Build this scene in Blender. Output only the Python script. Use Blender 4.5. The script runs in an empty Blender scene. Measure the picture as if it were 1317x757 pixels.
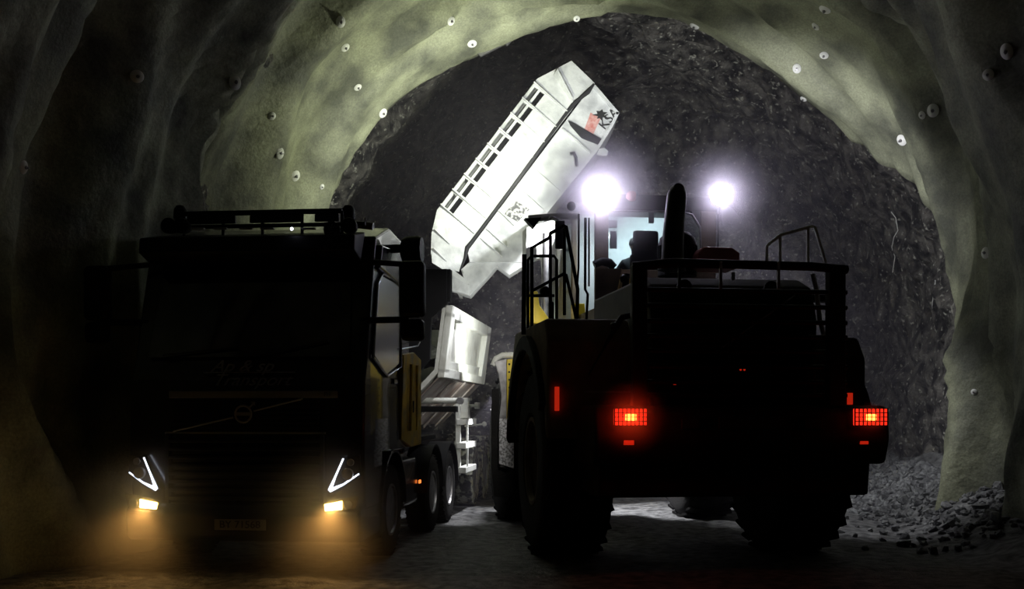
import bpy, bmesh, math, random
from mathutils import Vector, Matrix, noise
R = math.radians
PI = math.pi
random.seed(7)
scene = bpy.context.scene
COL = scene.collection

# ------------------------------------------------------------ camera, world, exposure
CAM_H, FPX, HOR = 1.65, 1390.0, 527.0
cd = bpy.data.cameras.new('camera')
cam = bpy.data.objects.new('camera', cd)
COL.objects.link(cam)
cam.location = (0, 0, CAM_H)
cam.rotation_euler = (R(90), 0, 0)
cd.sensor_width = 36
cd.lens = FPX / 1317 * 36
cd.shift_y = (HOR - 378.5) / 1317
cd.clip_end = 200
scene.camera = cam
w = bpy.data.worlds.new('world')
scene.world = w
w.use_nodes = True
w.node_tree.nodes['Background'].inputs[0].default_value = (0.5, 0.55, 0.7, 1)
w.node_tree.nodes['Background'].inputs[1].default_value = 0.0015
scene.view_settings.view_transform = 'Standard'
scene.view_settings.look = 'None'
scene.view_settings.gamma = 1
scene.view_settings.exposure = 0
scene.view_settings.use_curve_mapping = False
scene.cycles.max_bounces = 6
scene.cycles.volume_bounces = 0
scene.cycles.use_denoising = True
scene.cycles.sample_clamp_indirect = 3


def light(name, kind, loc, power, col=(1, 1, 1), size=0.05, aim=None, angle=160, blend=0.3):
    l = bpy.data.lights.new(name, kind)
    l.energy = power
    l.color = col
    if kind in ('POINT', 'SPOT'):
        l.shadow_soft_size = size
    if kind == 'SPOT':
        l.spot_size = R(angle)
        l.spot_blend = blend
    if kind == 'AREA':
        l.size = size
    o = bpy.data.objects.new(name, l)
    COL.objects.link(o)
    o.location = loc
    if aim is not None:
        o.rotation_euler = Vector(aim).to_track_quat('-Z', 'Y').to_euler()
    return o


def W(px, py, Y):
    """point seen at a pixel, at distance Y from the camera plane"""
    return Vector(((px - 658.5) / FPX * Y, Y, CAM_H + (HOR - py) / FPX * Y))


COOL = (0.70, 0.60, 1.0)
# the machines' own working lamps (bulbs and housings are built with the loader)
light('bucket_work_light', 'SPOT', W(764, 252, 15.6), 560, (0.95, 0.97, 1.0), 0.06, aim=(-1.0, 3, 0.75), angle=108, blend=0.5)
light('forward_work_light', 'SPOT', W(926, 250, 15.6), 420, (0.92, 0.92, 1.0), 0.06, aim=(0.62, 1, -0.02), angle=135, blend=0.6)
light('lamp_flare_left', 'POINT', W(770, 252, 14.22), 52, COOL, 0.07)
light('lamp_flare_right', 'POINT', W(925, 252, 14.44), 32, COOL, 0.07)
# added spots hanging free with no lamp around them, brightening the sprayed vault
light('vault_light', 'SPOT', W(690, 250, 16.5), 370, (0.95, 1.0, 0.74), 0.10, aim=(-0.68, 0.48, 0.75), angle=146, blend=0.8)
light('vault_light_right', 'SPOT', W(930, 240, 16.2), 24, (0.95, 1.0, 0.78), 0.10, aim=(0.25, 0.2, 0.9), angle=130, blend=0.8)
light('ground_fill_light', 'SPOT', W(745, 262, 15.6), 1300, (0.95, 0.95, 1.0), 0.05, aim=(-0.34, 0.50, -0.80), angle=72, blend=0.5)  # added spot to brighten the ground between the machines
light('ground_fill_light', 'SPOT', W(930, 262, 15.3), 420, (0.95, 0.95, 1.0), 0.05, aim=(0.50, 0.30, -0.85), angle=76, blend=0.6)  # added spot to brighten the ground right of the loader
light('belly_fill_light', 'SPOT', (1.6, 17.9, 1.9), 480, (0.95, 0.95, 1.0), 0.05, aim=(0.25, -0.1, -0.9), angle=96, blend=0.4)  # added spot without a lamp, brightens the ground seen under the loader
light('axle_fill_light', 'SPOT', (-0.30, 17.6, 1.9), 200, (0.95, 0.95, 1.0), 0.05, aim=(-0.12, -0.12, -1), angle=82, blend=0.5)  # added spot without a lamp, brightens the gap beside the truck
light('cab_fill_light', 'SPOT', W(815, 282, 15.2), 75, (0.84, 0.96, 1.0), 0.05, aim=(-0.1, 1, -0.35), angle=165, blend=0.5)  # added inside the cab to brighten the windscreen, no fitting built
light('front_fill_light', 'SPOT', (0.10, 17.25, 2.3), 190, (0.97, 1.0, 0.95), 0.05, aim=(-0.35, 0.85, 0.75), angle=130, blend=0.5)  # added low spot without a housing, brightens the bucket lip
light('deck_fill_light', 'SPOT', W(693, 372, 13.25), 110, (1.0, 0.97, 0.90), 0.05, aim=(-0.42, 1, -0.42), angle=75, blend=0.6)  # added fill by the rail knob for front fender and truck side

# ------------------------------------------------------------ materials
def mat(name, col, rough=0.6, metal=0.0, var=0.0, vscale=4.0, bump=0.0, bscale=30.0, col2=None, emit=None, estr=0,
        thresh=None, coat=0.0, spec=0.5, bdist=0.05):
    m = bpy.data.materials.new(name)
    m.use_nodes = True
    nt = m.node_tree
    b = nt.nodes['Principled BSDF']
    b.inputs['Base Color'].default_value = (*col, 1)
    b.inputs['Roughness'].default_value = rough
    b.inputs['Metallic'].default_value = metal
    b.inputs['Specular IOR Level'].default_value = spec
    if coat:
        b.inputs['Coat Weight'].default_value = coat
    tc = nt.nodes.new('ShaderNodeTexCoord')
    if var or col2:
        n = nt.nodes.new('ShaderNodeTexNoise')
        n.inputs['Scale'].default_value = vscale
        n.inputs['Detail'].default_value = 6
        nt.links.new(tc.outputs['Object'], n.inputs['Vector'])
        cr = nt.nodes.new('ShaderNodeValToRGB')
        c2 = col2 or tuple(c * (1 - var) for c in col)
        lo, hi = thresh or (0.35, 0.65)
        cr.color_ramp.elements[0].position = lo
        cr.color_ramp.elements[1].position = hi
        cr.color_ramp.elements[0].color = (*c2, 1)
        cr.color_ramp.elements[1].color = (*col, 1)
        nt.links.new(n.outputs['Fac'], cr.inputs['Fac'])
        nt.links.new(cr.outputs['Color'], b.inputs['Base Color'])
    if bump:
        n2 = nt.nodes.new('ShaderNodeTexNoise')
        n2.inputs['Scale'].default_value = bscale
        n2.inputs['Detail'].default_value = 8
        n2.inputs['Roughness'].default_value = 0.6
        nt.links.new(tc.outputs['Object'], n2.inputs['Vector'])
        bp = nt.nodes.new('ShaderNodeBump')
        bp.inputs['Strength'].default_value = bump
        bp.inputs['Distance'].default_value = bdist
        nt.links.new(n2.outputs['Fac'], bp.inputs['Height'])
        nt.links.new(bp.outputs['Normal'], b.inputs['Normal'])
    if emit:
        b.inputs['Emission Color'].default_value = (*emit, 1)
        b.inputs['Emission Strength'].default_value = estr
    return m


def glass(name, col, alpha_mix, rough=0.1, dust=0.0):
    m = bpy.data.materials.new(name)
    m.use_nodes = True
    nt = m.node_tree
    nt.nodes.clear()
    out = nt.nodes.new('ShaderNodeOutputMaterial')
    tr = nt.nodes.new('ShaderNodeBsdfTransparent')
    gl = nt.nodes.new('ShaderNodeBsdfGlossy')
    gl.inputs['Roughness'].default_value = rough
    tr.inputs['Color'].default_value = (*col, 1)
    mx = nt.nodes.new('ShaderNodeMixShader')
    mx.inputs['Fac'].default_value = alpha_mix
    nt.links.new(tr.outputs[0], mx.inputs[1])
    nt.links.new(gl.outputs[0], mx.inputs[2])
    last = mx
    if dust:
        tl = nt.nodes.new('ShaderNodeBsdfDiffuse')
        tl.inputs['Color'].default_value = (0.8, 0.85, 0.88, 1)
        n = nt.nodes.new('ShaderNodeTexNoise')
        n.inputs['Scale'].default_value = 3
        n.inputs['Detail'].default_value = 6
        mr = nt.nodes.new('ShaderNodeMapRange')
        mr.inputs[3].default_value = dust * 0.6
        mr.inputs[4].default_value = dust
        nt.links.new(n.outputs['Fac'], mr.inputs[0])
        m2 = nt.nodes.new('ShaderNodeMixShader')
        nt.links.new(mr.outputs[0], m2.inputs['Fac'])
        nt.links.new(mx.outputs[0], m2.inputs[1])
        nt.links.new(tl.outputs[0], m2.inputs[2])
        last = m2
    nt.links.new(last.outputs[0], out.inputs['Surface'])
    return m


M = {}
M['black'] = mat('black_paint', (0.006, 0.006, 0.007), 0.55, spec=0.25)
M['rubber'] = mat('tyre_rubber', (0.018, 0.017, 0.016), 0.85, var=0.4, bump=0.5, spec=0.2)
M['cabpaint'] = mat('dark_cab_paint', (0.012, 0.012, 0.017), 0.25, coat=0.5, bump=0.05, bscale=6)
M['grille'] = mat('grille_plastic', (0.008, 0.008, 0.009), 0.7, spec=0.2)
M['chrome'] = mat('chrome', (0.65, 0.66, 0.72), 0.22, 1.0)
M['dullmetal'] = mat('dull_metal', (0.42, 0.41, 0.42), 0.45, 0.7, var=0.5, vscale=8)
M['yellow'] = mat('dusty_yellow', (0.78, 0.52, 0.05), 0.5, col2=(0.42, 0.34, 0.18), thresh=(0.3, 0.55), vscale=5)
M['yellowbright'] = mat('bright_yellow', (0.85, 0.62, 0.02), 0.45, var=0.2)
M['tan'] = mat('dust_brown_panel', (0.26, 0.20, 0.14), 0.8, col2=(0.12, 0.09, 0.06), vscale=3, bump=0.2)
M['loaderdark'] = mat('grimy_dark_panel', (0.022, 0.018, 0.014), 0.75, var=0.5, vscale=5, spec=0.25)
M['white'] = mat('dusty_white_steel', (0.78, 0.79, 0.74), 0.55, col2=(0.5, 0.49, 0.44), thresh=(0.25, 0.5), vscale=3.5, bump=0.15, bscale=12)
M['bucket'] = mat('worn_white_bucket_steel', (0.72, 0.73, 0.73), 0.6, col2=(0.46, 0.47, 0.48), thresh=(0.34, 0.6), vscale=4, bump=0.3, bscale=9)
M['darkhole'] = mat('dark_steel_and_shade', (0.02, 0.02, 0.022), 0.8)  # also carries the painted shade of seam, recesses and slot backing
M['rust'] = mat('mottled_grey_plate', (0.12, 0.12, 0.12), 0.8, col2=(0.6, 0.6, 0.58), thresh=(0.45, 0.55), vscale=22)
M['redpaint'] = mat('faded_red_paint', (0.55, 0.16, 0.13), 0.6, col2=(0.7, 0.45, 0.42), vscale=14)
M['blackink'] = mat('black_spray', (0.02, 0.02, 0.02), 0.7)
M['redbox'] = mat('dusty_red_box', (0.40, 0.09, 0.10), 0.5, var=0.2)
M['dustytyre'] = mat('muddy_pale_tyre', (0.45, 0.46, 0.38), 0.8, col2=(0.05, 0.05, 0.045), thresh=(0.45, 0.55), vscale=9, bump=0.5)
M['sill'] = mat('dusty_red_white_underside', (0.45, 0.42, 0.39), 0.55, col2=(0.16, 0.10, 0.08), vscale=2)
M['speckle'] = mat('scoured_steel', (0.75, 0.75, 0.78), 0.5, col2=(0.2, 0.2, 0.2), thresh=(0.42, 0.55), vscale=30)
M['seat'] = mat('seat_fabric', (0.012, 0.012, 0.014), 0.85)
M['cloth'] = mat('work_jacket', (0.02, 0.024, 0.032), 0.85)
M['skin'] = mat('skin', (0.45, 0.28, 0.21), 0.5)
M['shot'] = None
M['plate'] = mat('number_plate', (0.30, 0.28, 0.22), 0.5)
M['plateink'] = mat('plate_letters', (0.03, 0.02, 0.02), 0.6)
M['lettering'] = mat('pale_lettering', (0.30, 0.30, 0.31), 0.6)
M['stripe'] = mat('dull_pale_stripe', (0.22, 0.20, 0.16), 0.6)
M['glassdark'] = glass('tinted_windscreen', (0.05, 0.05, 0.06), 0.12, 0.05)
M['cabglass'] = glass('cab_glass', (0.9, 0.94, 0.95), 0.04, 0.05)
M['dustglass'] = glass('dusty_cab_windscreen', (0.85, 0.9, 0.92), 0.03, 0.1, dust=0.75)
M['lens'] = glass('clear_lamp_cover', (0.8, 0.8, 0.85), 0.15, 0.05)
M['drl'] = mat('white_light_strip', (1, 1, 1), 0.3, emit=(0.85, 0.88, 1.0), estr=3.0)
M['amber'] = mat('warm_fog_bulb', (1, 0.8, 0.4), 0.3, emit=(1.0, 0.68, 0.22), estr=26)
M['ambersmall'] = mat('amber_marker', (1, 0.3, 0.05), 0.3, emit=(1.0, 0.22, 0.04), estr=1.6)
M['redlit'] = mat('lit_red_lens', (0.8, 0.02, 0.01), 0.3, emit=(1.0, 0.03, 0.012), estr=1.1)
M['redbulb'] = mat('tail_bulb', (1, 0.4, 0.1), 0.3, emit=(1.0, 0.22, 0.03), estr=9)
M['reddim'] = mat('glowing_red_reflector', (0.7, 0.02, 0.01), 0.3, emit=(1.0, 0.035, 0.01), estr=0.35)  # faint glow of its own stands in for light thrown back
M['workbulb'] = mat('work_lamp_bulb', (1, 1, 1), 0.3, emit=(0.80, 0.74, 1.0), estr=75)
M['whiteled'] = mat('roof_led', (1, 1, 1), 0.3, emit=(0.8, 0.8, 1.0), estr=9)
M['beaconlens'] = mat('pink_beacon_dome', (0.75, 0.42, 0.38), 0.35)
M['bolt'] = mat('galvanised_plate', (0.9, 0.9, 0.85), 0.5)
M['boulder'] = mat('broken_rock', (0.26, 0.265, 0.265), 0.5, col2=(0.06, 0.06, 0.065), vscale=5, bump=0.6, bscale=14)
M['paleboulder'] = mat('pale_rock', (0.65, 0.65, 0.65), 0.7, var=0.4, vscale=6, bump=0.5, bscale=14)


# ------------------------------------------------------------ mesh helpers
class MB:
    def __init__(s):
        s.bm = bmesh.new()

    def box(s, x0, x1, y0, y1, z0, z1, bev=0.0):
        t = bmesh.new()
        bmesh.ops.create_cube(t, size=1)
        for v in t.verts:
            v.co = Vector(((v.co.x + .5) * (x1 - x0) + x0, (v.co.y + .5) * (y1 - y0) + y0, (v.co.z + .5) * (z1 - z0) + z0))
        if bev > 0:
            bmesh.ops.bevel(t, geom=t.edges[:], offset=bev, segments=3, profile=0.5, affect='EDGES', clamp_overlap=True)
        return s.add(t)

    def add(s, t, mtx=None):
        if mtx is not None:
            bmesh.ops.transform(t, matrix=mtx, verts=t.verts[:])
        me = bpy.data.meshes.new('tmp')
        t.to_mesh(me)
        t.free()
        s.bm.from_mesh(me)
        bpy.data.meshes.remove(me)
        return s

    def tube(s, pts, r, n=10, closed=False, caps=True):
        pts = [Vector(p) for p in pts]
        rs = r if isinstance(r, (list, tuple)) else [r] * len(pts)
        t = bmesh.new()
        rings = []
        for i, p in enumerate(pts):
            a = pts[i - 1] if (i > 0 or closed) else p
            b = pts[(i + 1) % len(pts)] if (i < len(pts) - 1 or closed) else p
            d = (b - a)
            if d.length < 1e-9:
                d = Vector((0, 0, 1))
            d.normalize()
            up = Vector((0, 0, 1)) if abs(d.z) < 0.92 else Vector((0, 1, 0))
            u = d.cross(up).normalized()
            v = u.cross(d).normalized()
            rings.append([t.verts.new(p + (u * math.cos(k * 2 * PI / n) + v * math.sin(k * 2 * PI / n)) * rs[i]) for k in range(n)])
        m = len(rings)
        for i in range(m if closed else m - 1):
            A, B = rings[i], rings[(i + 1) % m]
            best = 0
            if True:
                best = min(range(n), key=lambda q: (B[q].co - A[0].co - (pts[(i + 1) % m] - pts[i])).length)
            for k in range(n):
                t.faces.new((A[k], A[(k + 1) % n], B[(k + 1 + best) % n], B[(k + best) % n]))
        if caps and not closed:
            t.faces.new(rings[0][::-1])
            t.faces.new(rings[-1])
        bmesh.ops.recalc_face_normals(t, faces=t.faces[:])
        return s.add(t)

    def lathe(s, prof, n=40, axis='X', origin=(0, 0, 0)):
        """prof: (along, radius)"""
        t = bmesh.new()
        o = Vector(origin)
        rings = []
        for a, r in prof:
            ring = []
            for k in range(n):
                c, q = math.cos(2 * PI * k / n) * r, math.sin(2 * PI * k / n) * r
                p = {'X': Vector((a, c, q)), 'Y': Vector((c, a, q)), 'Z': Vector((c, q, a))}[axis]
                ring.append(t.verts.new(o + p))
            rings.append(ring)
        for A, B in zip(rings, rings[1:]):
            for k in range(n):
                t.faces.new((A[k], A[(k + 1) % n], B[(k + 1) % n], B[k]))
        for ring in (rings[0], rings[-1]):
            if (ring[0].co - ring[n // 2].co).length > 1e-5:
                t.faces.new(ring)
        bmesh.ops.remove_doubles(t, verts=t.verts[:], dist=1e-5)
        bmesh.ops.recalc_face_normals(t, faces=t.faces[:])
        return s.add(t)

    def prism(s, poly, d, bev=0.0):
        """poly: list of 3D points in a plane, extruded by vector d"""
        t = bmesh.new()
        d = Vector(d)
        a = [t.verts.new(Vector(p)) for p in poly]
        b = [t.verts.new(Vector(p) + d) for p in poly]
        t.faces.new(a)
        t.faces.new(b[::-1])
        n = len(poly)
        for k in range(n):
            t.faces.new((a[k], b[k], b[(k + 1) % n], a[(k + 1) % n]))
        bmesh.ops.recalc_face_normals(t, faces=t.faces[:])
        if bev:
            bmesh.ops.bevel(t, geom=t.edges[:], offset=bev, segments=2, profile=0.5, affect='EDGES', clamp_overlap=True)
        return s.add(t)

    def ball(s, c, r, seg=16, scale=(1, 1, 1)):
        t = bmesh.new()
        bmesh.ops.create_uvsphere(t, u_segments=seg, v_segments=max(6, seg // 2), radius=r)
        for v in t.verts:
            v.co = Vector((v.co.x * scale[0] + c[0], v.co.y * scale[1] + c[1], v.co.z * scale[2] + c[2]))
        return s.add(t)

    def build(s, name, m, parent=None, smooth=True):
        me = bpy.data.meshes.new(name)
        if smooth:
            for f in s.bm.faces:
                f.smooth = True
            for e in s.bm.edges:
                if len(e.link_faces) == 2 and e.calc_face_angle(0) > R(46):
                    e.smooth = False
        s.bm.to_mesh(me)
        s.bm.free()
        me.materials.append(m)
        o = bpy.data.objects.new(name, me)
        COL.objects.link(o)
        if smooth:
            wn = o.modifiers.new('normals', 'WEIGHTED_NORMAL')
            wn.keep_sharp = True
        if parent is not None:
            o.parent = parent
        return o


def box(name, m, parent, *a, **k):
    return MB().box(*a, **k).build(name, m, parent)


def tag(o, label=None, cat=None, group=None, kind=None):
    if label: o['label'] = label
    if cat: o['category'] = cat
    if group: o['group'] = group
    if kind: o['kind'] = kind
    return o


def empty(name, loc, rz=0):
    o = bpy.data.objects.new(name, None)
    o.empty_display_size = 0.2
    COL.objects.link(o)
    o.location = loc
    o.rotation_euler = (0, 0, rz)
    return o


def copy_tree(o, parent=None):
    c = o.copy()
    COL.objects.link(c)
    if parent is not None:
        c.parent = parent
    for ch in list(o.children):
        copy_tree(ch, c)
    return c


def local(root_loc, rz):
    """returns f(px, py, ly): the local point on the ray of a photo pixel with local y = ly"""
    c, s = math.cos(rz), math.sin(rz)
    rx, ry = root_loc[0], root_loc[1]

    def f(px, py, ly):
        dx, dz = (px - 658.5) / FPX, (HOR - py) / FPX
        # world (dx*t, t); local y = -s*(X-rx) + c*(Y-ry)
        t = (ly - s * rx + c * ry) / (-s * dx + c)
        X, Y = dx * t, t
        lx = c * (X - rx) + s * (Y - ry)
        return Vector((lx, ly, CAM_H + dz * t))
    return f


def text(name, body, size, m, parent, loc, rot, depth=0.004, shear=0.0, sx=1.0):
    cu = bpy.data.curves.new(name, 'FONT')
    cu.body = body
    cu.size = size
    cu.extrude = depth
    cu.shear = shear
    cu.align_x = 'CENTER'
    cu.align_y = 'CENTER'
    o = bpy.data.objects.new('tmp', cu)
    COL.objects.link(o)
    dg = bpy.context.evaluated_depsgraph_get()
    me = bpy.data.meshes.new_from_object(o.evaluated_get(dg))
    bpy.data.objects.remove(o)
    me.materials.clear()
    me.materials.append(m)
    q = bpy.data.objects.new(name, me)
    COL.objects.link(q)
    q.parent = parent
    q.location = loc
    q.rotation_euler = rot
    q.scale = (sx, 1, 1)
    return q


# ------------------------------------------------------------ tunnel shell
def shot_material():
    m = mat('sprayed_concrete', (0.35, 0.365, 0.24), 0.62, col2=(0.10, 0.105, 0.075), vscale=1.3, thresh=(0.36, 0.64), bump=0.5, bscale=8, bdist=0.05)
    nt = m.node_tree
    tc = [n for n in nt.nodes if n.type == 'TEX_COORD'][0]
    b = nt.nodes['Principled BSDF']
    src = b.inputs['Base Color'].links[0].from_socket
    n = nt.nodes.new('ShaderNodeTexNoise')
    n.inputs['Scale'].default_value = 34
    n.inputs['Detail'].default_value = 4
    nt.links.new(tc.outputs['Object'], n.inputs['Vector'])
    mr = nt.nodes.new('ShaderNodeMapRange')
    mr.inputs[1].default_value = 0.3; mr.inputs[2].default_value = 0.7
    mr.inputs[3].default_value = 0.72; mr.inputs[4].default_value = 1.15
    nt.links.new(n.outputs['Fac'], mr.inputs[0])
    mx = nt.nodes.new('ShaderNodeVectorMath'); mx.operation = 'SCALE'
    nt.links.new(src, mx.inputs[0])
    nt.links.new(mr.outputs[0], mx.inputs['Scale'])
    nt.links.new(mx.outputs[0], b.inputs['Base Color'])
    return m


def rock_material():
    m = mat('blasted_rock', (0.22, 0.205, 0.18), 0.5, col2=(0.02, 0.019, 0.02), vscale=3.2, thresh=(0.40, 0.66), bump=1.0, bscale=4, bdist=0.35)
    nt = m.node_tree
    tc = [n for n in nt.nodes if n.type == 'TEX_COORD'][0]
    b = nt.nodes['Principled BSDF']
    src = b.inputs['Base Color'].links[0].from_socket
    n = nt.nodes.new('ShaderNodeTexNoise')
    n.inputs['Scale'].default_value = 11
    n.inputs['Detail'].default_value = 3
    nt.links.new(tc.outputs['Object'], n.inputs['Vector'])
    mr = nt.nodes.new('ShaderNodeMapRange')
    mr.inputs[1].default_value = 0.60; mr.inputs[2].default_value = 0.68
    nt.links.new(n.outputs['Fac'], mr.inputs[0])
    mx = nt.nodes.new('ShaderNodeMix'); mx.data_type = 'RGBA'
    mx.inputs[7].default_value = (0.50, 0.49, 0.42, 1)
    nt.links.new(mr.outputs[0], mx.inputs[0])
    nt.links.new(src, mx.inputs[6])
    nt.links.new(mx.outputs[2], b.inputs['Base Color'])
    return m


M['shot'] = shot_material()
M['rock'] = rock_material()
RING = 18.6


def centre(Y):
    return 1.65 + 0.13 * (Y - 18.5)


def nz(x, y, z):
    return noise.noise(Vector((x, y, z)))


def fbm(x, y, z, o=4):
    a, s = 1.0, 0.0
    for i in range(o):
        s += a * nz(x, y, z)
        x, y, z, a = x * 2.1, y * 2.1, z * 2.1, a * 0.5
    return s


def tunnel_point(Y, t, rocky):
    """t in 0..1 from the foot of the left wall over the crown to the foot of the right wall"""
    A, B, Z0 = 5.45, 6.05, 2.5
    L1 = 2.6
    arc = PI * 0.5 * (A + B)
    L = 2 * L1 + arc
    sdist = t * L
    cx = centre(Y)
    if sdist < L1:
        x, z = -A, sdist - 0.1
        nrm = Vector((1, 0, 0))
        ang = 0
    elif sdist > L - L1:
        x, z = A, L - sdist - 0.1
        nrm = Vector((-1, 0, 0))
    else:
        a = PI - (sdist - L1) / arc * PI
        x, z = A * math.cos(a), Z0 + B * math.sin(a)
        nrm = Vector((-math.cos(a), 0, -math.sin(a)))
    if rocky:
        d = 0.35 * fbm(Y * 0.5, sdist * 0.5, 7.3, 3) + 0.22 * fbm(Y * 1.6, sdist * 1.6, 2.2, 3)
        c = noise.voronoi(Vector((Y * 1.1, sdist * 1.1, 0.0)))[0][0]
        d += 0.22 * (0.5 - c)
        d -= 0.55
        d = min(d, -0.15)
        d += 0.1 * max(0.0, 1 - z / 2)
    else:
        warp = 0.8 * nz(sdist * 0.25, Y * 0.3, 9.1)
        q = Y + 0.16 * sdist * (1 if t < 0.5 else -1) + warp
        d = 0.42 * fbm(q * 0.62, sdist * 0.14, 1.7, 2) + 0.32 * nz(q * 1.5, sdist * 0.26, 4.0) + 0.17 * nz(q * 3.0, sdist * 0.5, 8.0) + 0.06 * nz(q * 6.0, sdist * 1.1, 3.0) - 0.5 * abs(nz(q * 0.95, sdist * 0.25, 12.0)) + 0.10
        # each blasted round opens outward and the next begins in again
        ph = ((RING - Y) / 4.4) % 1.0
        rnd = (1 - ph) if ph > 0.06 else ph / 0.06
        d += 0.42 * (rnd - 0.5)
        if Y > RING - 1.0:
            d += 0.25 * math.sin(sdist * 1.35 + 1.0) * (Y - RING + 1.0)
        if Y > RING - 2.2 and 0.15 < t < 0.8:
            k_ = max(0.0, min(1.0, (Y - RING + 1.5) / 1.3))
            d = d * (1 - 0.66 * k_) + 0.10 * k_
        # a buttress of sprayed concrete spreads at the foot of the right wall
        if t > 0.5:
            d += 0.40 * math.exp(-((Y - 15.6) / 0.9) ** 2) * math.exp(-max(z, 0) / 2.6)
        d = min(d, 0.9)
    p = Vector((cx + x, Y, z)) + nrm * d
    return p


def shell(name, Y0, Y1, ny, nt, m, rocky, t0=0.0, t1=1.0, edge=None):
    bm = bmesh.new()
    g = []
    for i in range(ny + 1):
        row = []
        for j in range(nt + 1):
            t = t0 + (t1 - t0) * j / nt
            yy1 = Y1 + (edge(t) if edge else 0)
            Y = Y0 + (yy1 - Y0) * i / ny
            row.append(bm.verts.new(tunnel_point(Y, t, rocky)))
        g.append(row)
    for i in range(ny):
        for j in range(nt):
            bm.faces.new((g[i][j], g[i + 1][j], g[i + 1][j + 1], g[i][j + 1]))
    bmesh.ops.recalc_face_normals(bm, faces=bm.faces[:])
    me = bpy.data.meshes.new(name)
    for f in bm.faces:
        f.smooth = not rocky
    bm.to_mesh(me)
    bm.free()
    me.materials.append(m)
    o = bpy.data.objects.new(name, me)
    COL.objects.link(o)
    return o


def ring_edge(t):
    e = 0.25 * math.sin(t * 21) + 0.15 * math.sin(t * 47 + 1)
    if t > 0.70:
        e += -2.3 * min(1.0, (t - 0.70) / 0.12) + 0.4 * max(0.0, (t - 0.88) / 0.12)
    return e


sh = shell('wall_sprayed', -4, RING, 150, 190, M['shot'], False, edge=ring_edge)
md = sh.modifiers.new('thick', 'SOLIDIFY')
md.thickness = 0.22
md.offset = 1
tag(sh, 'smooth draped grey-green sprayed concrete vault and walls', kind='structure')
rk = shell('wall_rock', 13.5, 27.5, 110, 150, M['rock'], True)
tag(rk, 'dark jagged blasted rock beyond the sprayed vault', kind='structure')
# far end face of the drift
bm = bmesh.new()
g = []
for i in range(41):
    row = []
    for j in range(41):
        x = -8 + 20 * i / 40
        z = -0.3 + 10.5 * j / 40
        row.append(bm.verts.new((x, 26.0 + 0.8 * fbm(x * .4, z * .4, 3.3) + 0.3 * nz(x * 1.7, z * 1.7, 1), z)))
    g.append(row)
for i in range(40):
    for j in range(40):
        bm.faces.new((g[i][j], g[i + 1][j], g[i + 1][j + 1], g[i][j + 1]))
me = bpy.data.meshes.new('wall_face')
bm.to_mesh(me); bm.free()
me.materials.append(M['rock'])
face = bpy.data.objects.new('wall_face', me)
COL.objects.link(face)
tag(face, 'dark rock face closing the end of the tunnel', kind='structure')
# back of the tunnel behind the camera is open to darkness

# floor
M['ground'] = mat('wet_gravel_floor', (0.28, 0.28, 0.28), 0.5, col2=(0.04, 0.04, 0.042), vscale=7, bump=1.0, bscale=22)
bm = bmesh.new()
NX, NY = 150, 260
g = []
for i in range(NX + 1):
    row = []
    for j in range(NY + 1):
        x = -9 + 21 * i / NX
        y = -4 + 32 * j / NY
        z = 0.035 * fbm(x * 1.3, y * 1.3, 5.5, 4) + 0.02 * nz(x * 6, y * 6, 1)
        rx = x - (centre(y) + 4.1)
        if rx > 0 and y > 10:
            z += 0.42 * rx * min(1, (y - 10) / 4) * (1 + 0.3 * nz(x * 2, y * 2, 3)) * (0.6 if rx < .5 else 1)
            z = min(z, 1.3)
        row.append(bm.verts.new((x, y, z - 0.02)))
    g.append(row)
for i in range(NX):
    for j in range(NY):
        bm.faces.new((g[i][j], g[i + 1][j], g[i + 1][j + 1], g[i][j + 1]))
me = bpy.data.meshes.new('floor')
for f in bm.faces: f.smooth = True
bm.to_mesh(me); bm.free()
me.materials.append(M['ground'])
floor = bpy.data.objects.new('floor', me)
COL.objects.link(floor)
tag(floor, 'dark wet gravel tunnel floor', kind='structure')


def floor_z(x, y):
    ok, loc, n, k = floor.ray_cast(Vector((x, y, 6)), Vector((0, 0, -1)))
    return loc.z if ok else 0.0


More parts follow.
